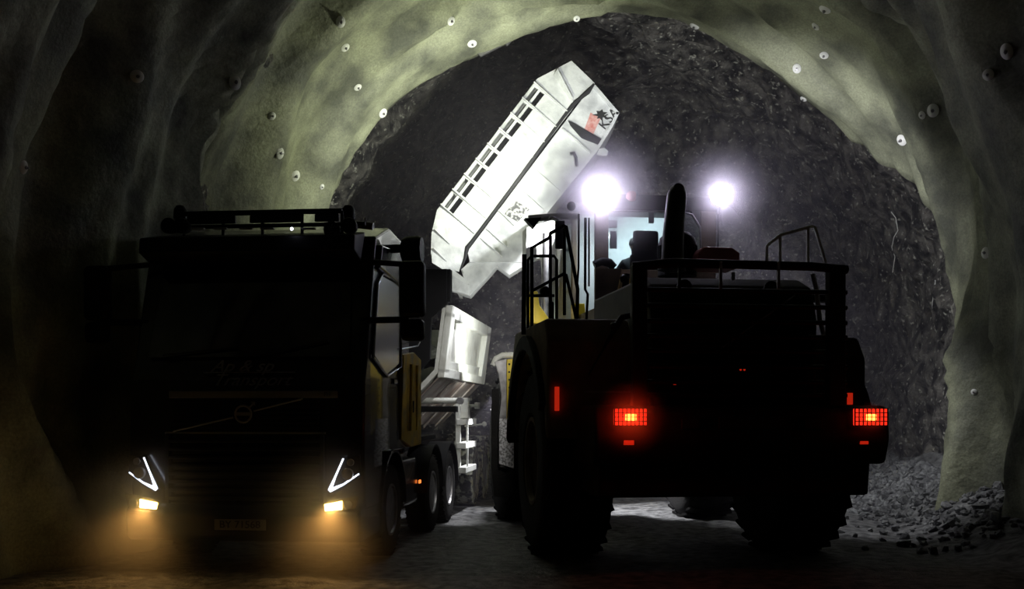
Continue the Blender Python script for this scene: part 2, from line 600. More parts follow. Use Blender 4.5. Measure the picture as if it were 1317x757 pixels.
# ------------------------------------------------------------ rock bolts on the vault
bpy.context.view_layer.update()
bolt_spots = [
    (438, 28, 'pale rock bolt plate high on the left vault above the truck, nearest the top edge'),
    (444, 61, 'pale rock bolt plate just under the topmost one on the left vault'),
    (460, 112, 'round rock bolt plate midway down the lit left vault'),
    (580, 27, 'wide bright rock bolt plate at the top of the lit left vault'),
    (607, 56, 'bright rock bolt plate beside the rim of the vault above the raised bucket'),
    (495, 147, 'white rock bolt plate on the rim of the left vault, left of the raised bucket'),
    (302, 106, 'grey rock bolt plate in the half-dark left vault'),
    (176, 98, 'dim rock bolt plate in the dark left vault by the long fold'),
    (30, 215, 'barely lit rock bolt plate low on the dark left wall'),
    (380, 226, 'white ring-shaped rock bolt plate low on the lit vault above the truck roof lamps'),
    (360, 197, 'white rock bolt plate up and left of the ring-shaped one above the truck'),
    (414, 240, 'small bright rock bolt plate near the rim above the truck lamp bar'),
    (350, 149, 'small dark rock bolt head on the edge of the lit left vault'),
    (742, 27, 'faint rock bolt plate hanging in the dark notch at the crown'),
    (887, 50, 'white rock bolt plate on the crown rim right of the dark notch'),
    (1061, 12, 'bright round rock bolt plate at the top of the right vault'),
    (1049, 34, 'faint rock bolt plate just below the bright one at the top of the right vault'),
    (1025, 88, 'bright round rock bolt plate on the lit right vault near the rim'),
    (1060, 71, 'thin edge-on rock bolt plate right of the bright round plate near the rim'),
    (1031, 129, 'small rock bolt plate hanging at the very rim of the right vault'),
    (1200, 142, 'bright rock bolt plate with a long dark shadow on the right vault'),
    (1186, 148, 'small smudged rock bolt plate left of the one with the long shadow'),
    (1160, 180, 'pale rock bolt plate lowest in the row on the right vault'),
    (1295, 66, 'dim curved rock bolt plate near the upper right corner'),
    (1271, 96, 'faint rock bolt plate below the one in the upper right corner'),
    (1268, 325, 'bright rock bolt plate halfway up the right wall in the dark hollow'),
    (1253, 504, 'small pale rock bolt plate low on the right wall above the buttress'),
]
proto = None
camv = Vector((0, 0, CAM_H))
dg0 = bpy.context.evaluated_depsgraph_get()
for i, (px, py, lab) in enumerate(bolt_spots):
    ok = False
    q_ = Vector((px, py))
    for k in range(12):
        d = Vector(((q_.x - 658.5) / FPX, 1, (HOR - q_.y) / FPX)).normalized()
        ok, loc, nrm, kk = sh.ray_cast(camv, d)
        if ok and abs(nrm.y) < 0.9:
            break
        q_ += (q_ - Vector((780, 330))).normalized() * 3
    if not ok:
        continue
    if nrm.dot(d) > 0:
        nrm = -nrm
    if proto is None:
        o = empty('rock_bolt', (0, 0, 0))
        proto = o
        prof = [(0.0, 0.055), (0.0, 0.13), (0.012, 0.135), (0.03, 0.12), (0.055, 0.07), (0.06, 0.045), (0.04, 0.03), (0.0, 0.03)]
        MB().lathe(prof, 20, 'Z').build('plate', M['bolt'], o)
        MB().tube([(0, 0, -0.05), (0, 0, 0.13)], 0.016, 8).lathe([(0.06, 0.0), (0.06, 0.035), (0.09, 0.035), (0.09, 0.0)], 6, 'Z').build('bolt', M['dullmetal'], o)
    else:
        o = copy_tree(proto)
    o.location = loc - d * 0.01
    o.rotation_euler = (nrm * 0.8 - d * 0.2).to_track_quat('Z', 'Y').to_euler()
    sc_ = 0.68 * random.uniform(0.85, 1.1) * (0.7 if 'small' in lab or 'faint' in lab else 1)
    o.scale = (sc_ * random.uniform(.75, 1), sc_ * random.uniform(.8, 1.05), sc_ * .8)
    tag(o, lab, 'rock bolt', 'rock bolt plates in the sprayed vault')

# ------------------------------------------------------------ rubble by the right wall
def rock_mesh(seed, r, m, name='rock'):
    rnd = random.Random(seed)
    t = bmesh.new()
    bmesh.ops.create_icosphere(t, subdivisions=1, radius=r)
    for v in t.verts:
        n = v.co.normalized()
        k = 1 + 0.45 * nz(n.x * 1.6 + seed, n.y * 1.6, n.z * 1.6)
        v.co = n * r * k
    for q in range(6):
        n = Vector((rnd.gauss(0, 1), rnd.gauss(0, 1), rnd.gauss(0, 1))).normalized()
        lim = r * rnd.uniform(0.55, 0.8)
        for v in t.verts:
            dd = v.co.dot(n)
            if dd > lim:
                v.co -= n * (dd - lim)
    me = bpy.data.meshes.new(name)
    t.to_mesh(me); t.free()
    me.materials.append(m)
    return me


meshes = [rock_mesh(k * 3.7 + 1, 1.0, M['boulder']) for k in range(8)]
rnd = random.Random(5)


def wall_x(y):
    return centre(y) + 5.3


rv, rf = [], []
base = [([v.co.copy() for v in m_.vertices], [tuple(p_.vertices) for p_ in m_.polygons]) for m_ in meshes]
for k in range(2600):
    y = 12.5 + rnd.random() ** 0.8 * 12
    x = wall_x(y) + 0.3 - abs(rnd.gauss(0, 0.75))
    s = rnd.uniform(0.02, 0.075) * (1.5 if rnd.random() < 0.12 else 1)
    mt = Matrix.Translation((x, y, floor_z(x, y) + s * 0.3)) @ Matrix.Rotation(rnd.random() * 6.3, 4, Vector((rnd.random(), rnd.random(), 1)).normalized()) @ Matrix.Diagonal((s * rnd.uniform(.7, 1.5), s * rnd.uniform(.7, 1.3), s * rnd.uniform(.5, .9), 1))
    n0 = len(rv)
    rv += [mt @ c_ for c_ in base[k % 8][0]]
    rf += [tuple(q_ + n0 for q_ in f_) for f_ in base[k % 8][1]]
me = bpy.data.meshes.new('rubble')
me.from_pydata(rv, [], rf)
me.materials.append(M['boulder'])
rub = bpy.data.objects.new('rubble', me)
COL.objects.link(rub)
tag(rub, 'grey broken stone rubble heaped along the foot of the right rock wall', 'rubble', kind='stuff')
for k in range(46):
    y = 13.4 + rnd.random() * 8.5
    x = wall_x(y) + 0.25 - abs(rnd.gauss(0, 0.6))
    s = rnd.uniform(0.06, 0.15)
    o = bpy.data.objects.new('rock', meshes[k % 8])
    COL.objects.link(o)
    o.location = (x, y, floor_z(x, y) + s * 0.35)
    o.rotation_euler = (rnd.random() * 6, rnd.random() * 6, rnd.random() * 6)
    o.scale = (s * rnd.uniform(.8, 1.4), s, s * rnd.uniform(.6, .9))
    tag(o, 'dark broken rock lying in the rubble along the right wall', 'rock', 'broken rocks along the right wall')
p = W(1247, 645, 16.0)
o = bpy.data.objects.new('rock', rock_mesh(77, 1.0, M['paleboulder']))
COL.objects.link(o)
o.scale = (0.17, 0.15, 0.13)
o.location = (p.x, p.y, floor_z(p.x, p.y) + 0.10)
tag(o, 'pale whitish round rock on the rubble below the right buttress', 'rock')

for pts, lab in (
    ([(646, 52), (668, 31), (673, 36), (652, 58)], 'pale flat strip on the vault rim above the bucket, upper of the two'),
    ([(611, 66), (641, 53), (645, 58), (618, 72)], 'pale flat strip on the vault rim above the bucket, lower of the two'),
):
    st_ = MB().prism([W(px, py, 18.5) for px, py in pts], (0, .25, .06), bev=.005).build('metal_strip', M['dullmetal'])
    tag(st_, lab, 'strip')
# dangling wires on the right rock wall
for pts, lab in (
    ([(1146, 272), (1152, 280), (1155, 296), (1150, 304), (1147, 318), (1151, 330), (1148, 350)], 'thin broken white wire hanging on the upper right rock wall'),
    ([(1201, 340), (1203, 362), (1199, 392), (1202, 420)], 'thin pale wire hanging lower on the rock wall, nearer the right edge'),
):
    pp = []
    for (px, py) in pts:
        d = Vector(((px - 658.5) / FPX, 1, (HOR - py) / FPX)).normalized()
        best = None
        for ob in (rk, sh):
            ok, loc, nrm, k = ob.ray_cast(camv, d)
            if ok and (best is None or (loc - camv).length < (best - camv).length):
                best = loc
        pp.append(best - d * 0.04)
    wv = MB().tube(pp, 0.009, 6).build('wire', M['bolt'])
    tag(wv, lab, 'wire')

# ------------------------------------------------------------ wheel builder
def make_tyre(name, parent, r, wdt, c, m, rimm, lugs=30, rimr=None, outer=-1, lug_d=0.02, deep=0.06):
    rimr = rimr or r * 0.55
    h = wdt / 2
    b = MB()
    prof = [(-h * .80, rimr), (-h * .98, rimr * 1.12), (-h, r * .84), (-h * .93, r * .93), (-h * .78, r * .985), (0, r), (h * .78, r * .985), (h * .93, r * .93), (h, r * .84), (h * .98, rimr * 1.12), (h * .80, rimr), (-h * .80, rimr)]
    b.lathe(prof, 64, 'X', (0, 0, 0))
    for k in range(lugs):
        a = 2 * PI * k / lugs
        for sgn in (-1, 1):
            t = bmesh.new()
            bmesh.ops.create_cube(t, size=1)
            aw = 2 * PI * r / lugs * 0.52
            for v in t.verts:
                v.co = Vector((v.co.x * h * .86, v.co.y * aw, v.co.z * lug_d * 2))
            mt = Matrix.Rotation(a + (0.5 * 2 * PI / lugs if sgn > 0 else 0), 4, 'X') @ Matrix.Translation((sgn * h * .5, 0, r * .992)) @ Matrix.Rotation(sgn * R(24), 4, 'Z')
            b.add(t, mt)
    ty = b.build('tyre', m, parent)
    ty.location = c
    o = outer
    rp = [(o * h * .80, rimr), (o * h * .95, rimr * 1.02), (o * h * .95, rimr * .93), (o * h * .70, rimr * .88), (o * h * .55, rimr * .80), (o * (h * .55 - deep), rimr * .62), (o * (h * .5), rimr * .38), (o * (h * .62), rimr * .34), (o * (h * .68), rimr * .16), (o * h * .68, 0)]
    rb = MB().lathe(rp, 48, 'X')
    for k in range(10):
        a = 2 * PI * k / 10
        rb.ball((o * (h * .56), math.cos(a) * rimr * .70, math.sin(a) * rimr * .70), rimr * .045, 8)
    rim = rb.build('rim', rimm, ty)
    return ty


# ============================================================ DUMP TRUCK
TL, TRZ = (-2.75, 11.1, 0), -math.atan(0.11)
T = empty('dump_truck', TL, TRZ)
tag(T, 'dark dump truck facing forward at left with white light strips and warm fog lamps', 'truck')
P = local(TL, TRZ)

# cab shell: side profile (y, z) extruded across
cabprof = [(0.10, 0.62), (0.02, 1.25), (0.05, 1.95), (0.14, 2.15), (0.42, 3.10), (0.55, 3.50), (1.2, 3.70), (2.25, 3.62), (2.30, 3.3), (2.30, 1.15), (2.0, 1.12), (1.98, 1.18), (0.86, 1.18), (0.82, 0.62)]
MB().prism([(-1.25, y, z) for y, z in cabprof], (2.50, 0, 0), bev=0.05).build('cab', M['cabpaint'], T)
# windscreen
b = MB()
b.prism([(-1.08, 0.10, 2.20), (1.08, 0.10, 2.20), (1.02, 0.375, 3.08), (-1.02, 0.375, 3.08)], (0, 0.02, -0.0), bev=0.0)
ws = b.build('windscreen', M['glassdark'], T)
MB().tube([(-0.9, 0.07, 2.22), (-0.1, 0.10, 2.30), (0.0, 0.09, 2.20)], 0.012, 6).build('wiper', M['black'], T)
MB().tube([(0.15, 0.07, 2.22), (0.85, 0.12, 2.36)], 0.012, 6).build('wiper', M['black'], T)
# visor
MB().prism([(-1.15, 0.30, 3.20), (-1.15, 0.02, 3.28), (-1.15, 0.04, 3.44), (-1.15, 0.5, 3.54)], (2.3, 0, 0), bev=0.02).build('sun_visor', M['black'], T)
# front panel bits
MB().box(-0.80, 0.98, -0.02, 0.02, 1.775, 1.845, .006).build('front_stripe', M['stripe'], T)
b = MB()
for z in [1.45 + i * 0.055 for i in range(6)]:
    b.box(-0.78, 0.78, -0.005, 0.04, z, z + 0.022, .004)
b.build('upper_grille', M['grille'], T)
b = MB()
b.box(-0.85, 0.85, 0.0, 0.06, 1.405, 1.425, .004)
b.build('chrome_line', M['stripe'], T)
b = MB()
for z in [0.72 + i * 0.085 for i in range(8)]:
    b.box(-0.80, 0.80, -0.02, 0.04, z, z + 0.035, .006)
b.box(-0.84, -0.80, -0.02, 0.05, .7, 1.4, .005).box(0.80, 0.84, -0.02, 0.05, .7, 1.4, .005)
b.build('lower_grille', M['grille'], T)
# round emblem with a diagonal bar
em = MB()
em.tube([(0.085 * math.cos(a), 0, 0.085 * math.sin(a)) for a in [k * PI / 14 for k in range(28)]], 0.011, 8, closed=True)
em.box(-0.075, 0.075, -0.006, 0.006, -0.018, 0.018, .004)
em.tube([(0.06, 0, 0.06), (0.12, 0, 0.12)], 0.01, 6)
em.tube([(0.085, 0, 0.12), (0.12, 0, 0.12), (0.12, 0, 0.085)], 0.008, 6)
e_ = em.build('emblem', M['stripe'], T)
e_.location = (0, -0.03, 1.61)
MB().tube([(-0.75, -0.022, 1.43), (-0.11, -0.026, 1.575)], 0.010, 6).tube([(0.11, -0.026, 1.64), (0.62, -0.022, 1.765)], 0.010, 6).build('emblem_bar', M['stripe'], T)
fr = (R(90), 0, 0)
text('lettering', 'Ap & sp', 0.17, M['lettering'], T, (-0.05, 0.045, 2.10), fr, shear=0.5, sx=1.2)
MB().box(-0.45, 0.52, 0.035, 0.05, 2.035, 2.043).build('lettering_line', M['lettering'], T)
text('lettering', 'Transport', 0.17, M['lettering'], T, (0.05, 0.036, 1.955), fr, shear=0.5, sx=1.2)
text('badge', 'FH', 0.06, M['plateink'], T, (0.88, -0.024, 1.81), fr)
# bumper, plate
bp = [(0.0, 0.30), (-0.08, 0.36), (-0.10, 0.60), (-0.02, 0.70), (0.5, 0.72), (0.8, 0.66), (0.8, 0.32)]
MB().prism([(-1.24, y, z) for y, z in bp], (2.48, 0, 0), bev=0.035).build('bumper', M['cabpaint'], T)
pl = MB().box(-0.27, 0.27, -0.125, -0.112, 0.43, 0.54, .004).build('number_plate', M['plate'], T)
text('plate_number', 'BY 71568', 0.105, M['plateink'], pl, (0, -0.128, 0.485), fr, sx=1.05)
# headlight corners
for sx in (-1, 1):
    # housing recess
    hp = [(sx * 1.22, 1.19), (sx * 1.06, 1.17), (sx * 0.90, 0.83), (sx * 0.96, 0.80), (sx * 1.23, 0.98)]
    hl = MB().prism([(x, -0.035, z) for x, z in hp], (0, 0.05, 0), bev=.006).build('headlight', M['grille'], T)
    MB().tube([(sx * 1.055, -0.05, 1.16), (sx * 0.975, -0.055, 0.98), (sx * 0.915, -0.06, 0.835)], [0.008, 0.010, 0.02], 8).tube([(sx * 0.915, -0.06, 0.835), (sx * 1.06, -0.055, 0.90), (sx * 1.215, -0.045, 1.005)], [0.02, 0.010, 0.007], 8).build('light_strip', M['drl'], hl)
    MB().lathe([(-0.07, 0.045), (-0.075, 0.058), (-0.05, 0.062), (-0.03, 0.06), (-0.03, 0.0)], 24, 'Y', (sx * 1.10, 0, 1.0)).lathe([(-0.06, 0.03), (-0.065, 0.036), (-0.04, 0.036), (-0.04, 0.0)], 18, 'Y', (sx * 1.13, 0, 1.12)).build('projector', M['dullmetal'], hl)
    # fog lamp
    fp = [(sx * 1.23, 0.79), (sx * 1.20, 0.66), (sx * 0.88, 0.62), (sx * 0.86, 0.70), (sx * 0.93, 0.745)]
    fg = MB().prism([(x, -0.115, z) for x, z in fp], (0, 0.05, 0), bev=.006).build('fog_lamp', mat('fog_reflector', (0.5, 0.42, 0.25), 0.25, 0.8), T)
    bb = MB().prism([(sx * 1.06, -0.135, 0.735), (sx * 1.06, -0.135, 0.650), (sx * 0.89, -0.135, 0.635), (sx * 0.88, -0.135, 0.70)], (0, 0.02, 0), bev=.004).build('bulb', M['amber'], fg)
    MB().lathe([(-0.135, 0.035), (-0.14, 0.042), (-0.12, 0.045), (-0.12, 0.0)], 20, 'Y', (sx * 1.13, 0, 0.70)).build('reflector_bowl', M['chrome'], fg)
    # steps, arches
    MB().box(min(sx * 1.25, sx * 1.05), max(sx * 1.25, sx * 1.05), 0.78, 1.0, 0.3, 0.62, .03).build('step', M['grille'], T)
# cab side details, right side faces the light
MB().prism([(1.255, 0.35, 2.25), (1.255, 0.55, 2.98), (1.255, 0.75, 3.10), (1.255, 1.65, 3.10), (1.255, 1.65, 2.2), (1.255, 1.0, 2.05)], (0.012, 0, 0)).build('side_window', M['chrome'], T)
b = MB().tube([(1.270, 0.33, 2.20), (1.270, 0.54, 2.99), (1.270, 0.76, 3.13), (1.270, 1.68, 3.13), (1.270, 1.70, 2.15), (1.270, 1.0, 2.02), (1.270, 0.33, 2.20)], 0.018, 8)
b.build('window_seal', M['chrome'], T)
MB().box(1.250, 1.225, 1.60, 1.64, 1.3, 3.1).build('door_gap', M['black'], T)
MB().box(1.265, 1.25, 1.35, 1.58, 1.95, 2.0, .01).build('door_handle', M['chrome'], T)
fair = MB()
fair.prism([(1.220, 1.75, 1.30), (1.260, 1.72, 2.30), (1.250, 2.36, 2.36), (1.290, 2.62, 2.28), (1.290, 2.62, 1.22), (1.250, 2.2, 1.2)], (0.045, 0, 0), bev=0.012)
fair.tube([(1.310, 2.05, 1.4), (1.320, 2.08, 2.2)], 0.02, 8).tube([(1.310, 2.4, 1.4), (1.320, 2.42, 2.2)], 0.02, 8)
fairing = fair.build('side_fairing', M['yellow'], T)
MB().box(1.305, 1.30, 2.25, 2.36, 1.62, 1.76, .01).build('fairing_latch', M['black'], fairing)
MB().tube([(1.290, 1.65, 2.36), (1.390, 2.1, 2.42), (1.310, 2.62, 2.50)], 0.012, 6).build('grab_rail', M['chrome'], T)
# upper side deflector and rounded roof pod
MB().prism([(1.210, 0.5, 3.15), (1.210, 0.6, 3.42), (1.210, 2.35, 3.52), (1.210, 2.35, 3.05)], (0.10, 0, 0), bev=0.03).build('cab_side_top', M['cabpaint'], T)
MB().lathe([(1.370, 0.0), (1.370, 0.08), (1.390, 0.13), (1.450, 0.155), (1.570, 0.16), (1.610, 0.14), (1.620, 0.0)], 24, 'X', (0, 1.25, 3.45)).tube([(1.250, 1.25, 3.47), (1.410, 1.25, 3.47)], 0.05, 8).build('roof_pod', M['black'], T)
# mirrors
for sx in (-1, 1):
    a, b2 = P(514, 336, 0.25), P(547, 408, 0.25)
    wdt = b2.x - a.x
    x0 = sx * a.x if sx > 0 else -b2.x
    mm = MB().box(x0, x0 + wdt, 0.16, 0.34, b2.z, a.z, 0.055).build('mirror', M['black'], T)
    a3, b3 = P(516, 408, 0.25), P(546, 438, 0.25)
    x1 = a3.x if sx > 0 else -b3.x
    MB().box(x1, x1 + (b3.x - a3.x), 0.17, 0.33, b3.z, a3.z - 0.02, 0.05).build('mirror', M['black'], T)
    MB().tube([(sx * 1.15, 0.35, a.z + 0.02), (sx * (a.x + .05), 0.25, a.z - 0.03)], 0.03, 8).build('mirror_arm', M['black'], T)
    MB().tube([(sx * 1.15, 0.3, b2.z - 0.02), (sx * (a.x + .1), 0.25, b2.z - 0.02)], 0.035, 8).build('mirror_arm', M['black'], T)
# roof lamp bar
b = MB()
z1, z0 = 3.72, 3.60
xa, xb = P(237, 270, 0.35).x, P(440, 270, 0.35).x
b.tube([(xa, 0.35, 3.74), (xb, 0.35, 3.74)], 0.028, 10)
b.tube([(xa - .05, 0.35, 3.60), (xb + .25, 0.35, 3.60)], 0.022, 10)
for k in range(5):
    x = xa + (xb - xa) * k / 4
    b.tube([(x, 0.35, 3.74), (x, 0.35, 3.40)], 0.018, 8)
bar = b.build('lamp_bar', M['black'], T)
for q in ((0.02, 0.33), (0.42, 0.75), (0.83, 0.98)):
    MB().box(xa + (xb - xa) * q[0], xa + (xb - xa) * q[1], 0.33, 0.37, 3.63, 3.71, .01).build('lamp_panel', M['black'], bar)
for px in (222, 238, 430, 452):
    c = P(px, 297 if px in (430,) else 292, 0.30)
    lam = MB().lathe([(0.20, 0.0), (0.17, 0.05), (0.08, 0.075), (-0.01, 0.085), (-0.02, 0.078), (0.02, 0.070), (0.04, 0.0)], 24, 'Y', (c.x, 0.20, c.z)).build('spot_lamp', M['black'], bar)
    if px == 430:
        lam2 = MB()
        for a in range(12):
            for rr in (0.025, 0.05):
                lam2.ball((c.x + rr * math.cos(a * PI / 6), 0.21, c.z + rr * math.sin(a * PI / 6)), 0.006, 6)
        lam2.build('led_beads', M['dullmetal'], T)
for px, rr in ((256, .02), (285, .014), (318, .012), (345, .02), (398, .02)):
    c = P(px, 294, 0.05)
    MB().box(c.x - .07, c.x + .07, 0.0, 0.05, c.z - .012, c.z + .006, .004).build('marker_lamp', M['dullmetal'], T)
c = P(376, 294.5, 0.0)
MB().ball((c.x, -0.02, c.z), 0.016, 12).build('lit_roof_led', M['whiteled'], T)
MB().tube([P(452, 288, .6), P(480, 291, .6)], 0.04, 12).tube([P(470, 280, .6), P(470, 292, .6)], 0.01, 6).build('air_horn', M['dullmetal'], T)
c = P(448, 272, .6)
MB().lathe([(0.0, 0.07), (0.02, 0.075), (0.10, 0.07), (0.14, 0.045), (0.155, 0.0)], 20, 'Z', (c.x, .6, c.z - .08)).build('beacon', M['black'], T)
c = P(232, 272, .6)
MB().lathe([(0.0, 0.07), (0.02, 0.075), (0.10, 0.07), (0.14, 0.045), (0.155, 0.0)], 20, 'Z', (c.x, .6, c.z - .08)).build('beacon', M['black'], T)
# glowing beads painted in as small glints on the dash
MB().ball((0.93, 0.13, 2.02), 0.014, 8).ball((1.0, 0.14, 1.99), 0.011, 8).build('dash_glint', mat('dash_glint_glow', (1, 1, 1), .3, emit=(.8, .9, 1), estr=.5), T)
# chassis
MB().box(-0.45, -0.35, 0.6, 9.6, 0.85, 1.12, .01).box(0.35, 0.45, 0.6, 9.6, 0.85, 1.12, .01).box(-.4, .4, 2.6, 2.7, .88, 1.08).box(-.4, .4, 6.0, 6.1, .88, 1.08).box(-.4, .4, 9.4, 9.5, .88, 1.08).build('chassis', M['loaderdark'], T)
# wheels
def truck_wheel(x, y, m=None, s=1):
    return make_tyre('tyre', T, 0.52, 0.32, (x, y, 0.515), m or M['rubber'], M['dullmetal'], 36, outer=s, lug_d=.008, rimr=.29)
truck_wheel(1.08, 1.40)
truck_wheel(-1.08, 1.40, s=-1)
for y in (4.0, 5.35):
    for sx in (-1, 1):
        truck_wheel(sx * 1.08, y, s=sx)
for y in (8.1, 9.4):
    for sx in (-1, 1):
        truck_wheel(sx * 1.08, y, M['dustytyre'], s=sx)
# wheel arches
def arch(y, m, w0=.94, w1=1.27, r=.62, name='mudguard', parent=T):
    n = 14
    outer = [(y + r * 1.05 * math.cos(PI * k / n), .55 + r * 1.05 * math.sin(PI * k / n)) for k in range(n + 1)]
    inner = [(y + r * math.cos(PI * k / n), .55 + r * math.sin(PI * k / n)) for k in range(n, -1, -1)]
    for sx in (-1, 1):
        MB().prism([(sx * w0, a, z) for a, z in outer + inner], (sx * (w1 - w0), 0, 0)).build(name, m, parent)
arch(1.40, M['cabpaint'])
arch(4.0, M['black'], r=.60)
arch(5.35, M['black'], r=.60)
# tank and box between axles
MB().box(0.75, 1.18, 2.25, 3.2, 0.42, 1.05, .08).build('fuel_tank', M['cabpaint'], T)
MB().box(-1.18, -0.75, 2.25, 3.2, 0.42, 1.05, .08).build('fuel_tank', M['cabpaint'], T)
for px, py, d in ((530, 633, 2.2), (553, 619, 3.2)):
    c = P(px, py, d)
    MB().box(1.19, 1.21, d - .05, d + .05, c.z - .022, c.z + .022, .006).build('side_marker', M['ambersmall'], T)
c = P(481, 521, .25)
MB().box(1.2, 1.215, 0.2, 0.3, c.z - .02, c.z + .02, .004).build('side_marker', M['reddim'], T)
# tank step plate visible behind the cab
b = MB()
b.box(0.7, 1.1, 3.0, 3.05, 1.30, 1.55)
sp = b.build('rear_deck', M['white'], T)
b = MB()
for k in range(7):
    b.box(0.72 + k * .055, 0.745 + k * .055, 2.97, 3.0, 1.33, 1.52)
b.build('deck_slots', M['darkhole'], sp)
MB().box(0.3, 1.16, 2.9, 4.6, 1.24, 1.30, .01).build('deck', M['black'], T)
# tipper body: section (x, z) half profile
D0, D1 = 5.07, 9.5
sec = [(1.25, 3.17), (1.25, 3.02), (1.10, 2.95), (1.06, 2.25), (1.16, 2.12), (1.0, 2.0), (0.35, 1.45)]
def tub(secr, y0, y1, th=0.05):
    t = bmesh.new()
    full = [(x, z) for x, z in secr] + [(-x, z) for x, z in reversed(secr)]
    inner = []
    for i, (x, z) in enumerate(full):
        inner.append((x - th * (1 if x > 0 else -1), z + (th if i not in (0, len(full) - 1) else 0)))
    pts = full + inner[::-1]
    return [(x, y0, z) for x, z in pts], (0, y1 - y0, 0)
poly, dv = tub([(1.22, 3.17), (1.10, 2.2), (0.38, 1.45)], D0, D1)
bodym = MB().prism(poly, dv).build('tipper_body', M['white'], T)
# headboard, stepped along its right edge
hb = [(-1.27, 3.73), (1.25, 3.73), (1.25, 3.22), (1.12, 3.1), (1.02, 3.02), (1.0, 2.4), (0.9, 2.28), (0.4, 1.5), (-0.4, 1.5), (-0.9, 2.28), (-1.27, 2.3)]
MB().prism([(x, D0 - .08, z) for x, z in hb], (0, .07, 0), bev=.008).build('headboard', M['grille'], T)
MB().box(1.22, 1.30, D0 - .05, D0 + .12, 3.25, 3.73, .01).build('headboard_post', M['grille'], T)
# right side wall: framed panel
for sx in (-1, 1):
    def sp_(y, z):
        k = (z - 2.2) / (3.17 - 2.2)
        return Vector((sx * (1.10 + .12 * k), y, z))
    b = MB()
    off = Vector((sx * .11, 0, 0))
    def bar_(p0, p1, p2, p3, o=off):
        b.prism([p0, p1, p2, p3], o, bev=.012)
    bar_(sp_(D0, 3.02), sp_(D1, 3.02), sp_(D1, 3.20), sp_(D0, 3.20))
    bar_(sp_(D0, 2.13), sp_(D1, 2.13), sp_(D1, 2.27), sp_(D0, 2.27))
    bar_(sp_(D0, 2.2), sp_(D0 + .38, 2.2), sp_(D0 + .30, 3.1), sp_(D0, 3.1))
    bar_(sp_(D1 - .55, 2.2), sp_(D1, 2.2), sp_(D1, 3.1), sp_(D1 - .4, 3.1))
    b.build('side_frame', M['white'], bodym)
    b = MB()
    bar_(sp_(D0 + .35, 2.26), sp_(D1 - .5, 2.26), sp_(D1 - .5, 2.44), sp_(D0 + .35, 2.40), Vector((sx * .05, 0, 0)))
    b.build('side_rib', M['white'], bodym)
    # underside slope
    MB().prism([(sx * 1.12, D0 + .02, 2.16), (sx * 1.12, D1, 2.16), (sx * 0.40, D1, 1.43), (sx * 0.40, D0 + .02, 1.43)], (0, 0, -.03)).build('underside', M['sill'], bodym)
for y in (D0 + 1.2, D0 + 2.4, D0 + 3.5):
    b = MB()
    b.prism([(1.14, y, 2.14), (1.14, y + .10, 2.14), (0.42, y + .10, 1.38), (0.42, y, 1.38)], (0, 0, -.04))
    b.build('underside_rib', M['sill'], bodym)
MB().prism([(-1.22, D1, 3.17), (1.22, D1, 3.17), (1.10, D1, 2.2), (.38, D1, 1.45), (-.38, D1, 1.45), (-1.1, D1, 2.2)], (0, .06, 0)).build('tailgate', M['white'], T)
# load in the body
b = MB()
t = bmesh.new()
bmesh.ops.create_grid(t, x_segments=24, y_segments=40, size=1)
for v in t.verts:
    x, y = v.co.x * 1.08, D0 + .1 + (v.co.y + 1) / 2 * (D1 - D0 - .2)
    v.co = Vector((x, y, 2.45 + .35 * math.cos(v.co.x * 1.4) * math.sin((v.co.y + 1) / 2 * PI) + .12 * nz(x * 4, y * 4, 0)))
b.add(t)
ld = b.build('rock_load', M['boulder'])
ld.location = TL; ld.rotation_euler = (0, 0, TRZ)
tag(ld, 'broken rock heaped inside the truck tipper body', 'rock load', kind='stuff')
# side guard (white ladder frame), tubes and stalks
ax = P(588, 560, 6.2).x
b = MB()
b.box(ax - .02, ax + .055, 6.15, 6.25, P(0, 607, 6.2).z, P(0, 512, 6.2).z, .008)
b.box(ax + .12, ax + .15, 6.35, 6.4, P(0, 607, 6.2).z + .1, P(0, 512, 6.2).z, .008)
for py in (541, 570, 600):
    z = P(0, py, 6.2).z
    b.box(ax, ax + .15, 6.13, 7.3, z - .055, z + .04, .008)
b.box(ax + .02, ax + .16, 6.3, 6.5, P(0, 537, 6.2).z, P(0, 512, 6.2).z, .008)
b.build('side_guard', M['white'], T)
a, c = P(532, 515, 5.6), P(594, 515, 5.6)
a = Vector((0.5, 5.6, c.z))
MB().tube([a, c], 0.045, 12).build('cross_tube', M['white'], T)
MB().lathe([(-.03, .055), (0, .06), (.02, .06), (.02, .0)], 16, 'Y', (c.x - .02, 5.55, c.z)).build('tube_collar', M['dullmetal'], T)
p0, p1 = P(598, 521.5, 6.4), P(613, 521.5, 6.4)
MB().tube([p0, p1], 0.02, 8).box(p1.x - .03, p1.x + .05, 6.36, 6.44, p1.z - .05, p1.z + .05, .01).build('marker_stalk', M['white'], T)
p0, p1 = P(612, 548, 8.0), P(623, 545, 8.0)
MB().tube([Vector((p0.x - .2, 8.0, p0.z)), p1], 0.016, 8).ball(p1, 0.045, 12).build('marker_stalk', M['white'], T)
a, c = P(530, 522, 4.9), P(588, 527, 4.9)
MB().box(0.4, c.x, 4.8, 5.0, c.z - .03, a.z, .01).build('body_subframe', M['black'], T)
# pale dusty mudflap drapes over the rear wheels
b = MB()
n = 12
for y in (8.1, 9.4):
    r = .60
    outer = [(y + r * 1.04 * math.cos(PI * k / n), .55 + r * 1.04 * math.sin(PI * k / n)) for k in range(n + 1)]
    inner = [(y + r * math.cos(PI * k / n), .55 + r * math.sin(PI * k / n)) for k in range(n, -1, -1)]
    b.prism([(.90, a, z) for a, z in outer + inner], (.36, 0, 0))
b.build('mudguard', M['dustytyre'], T)

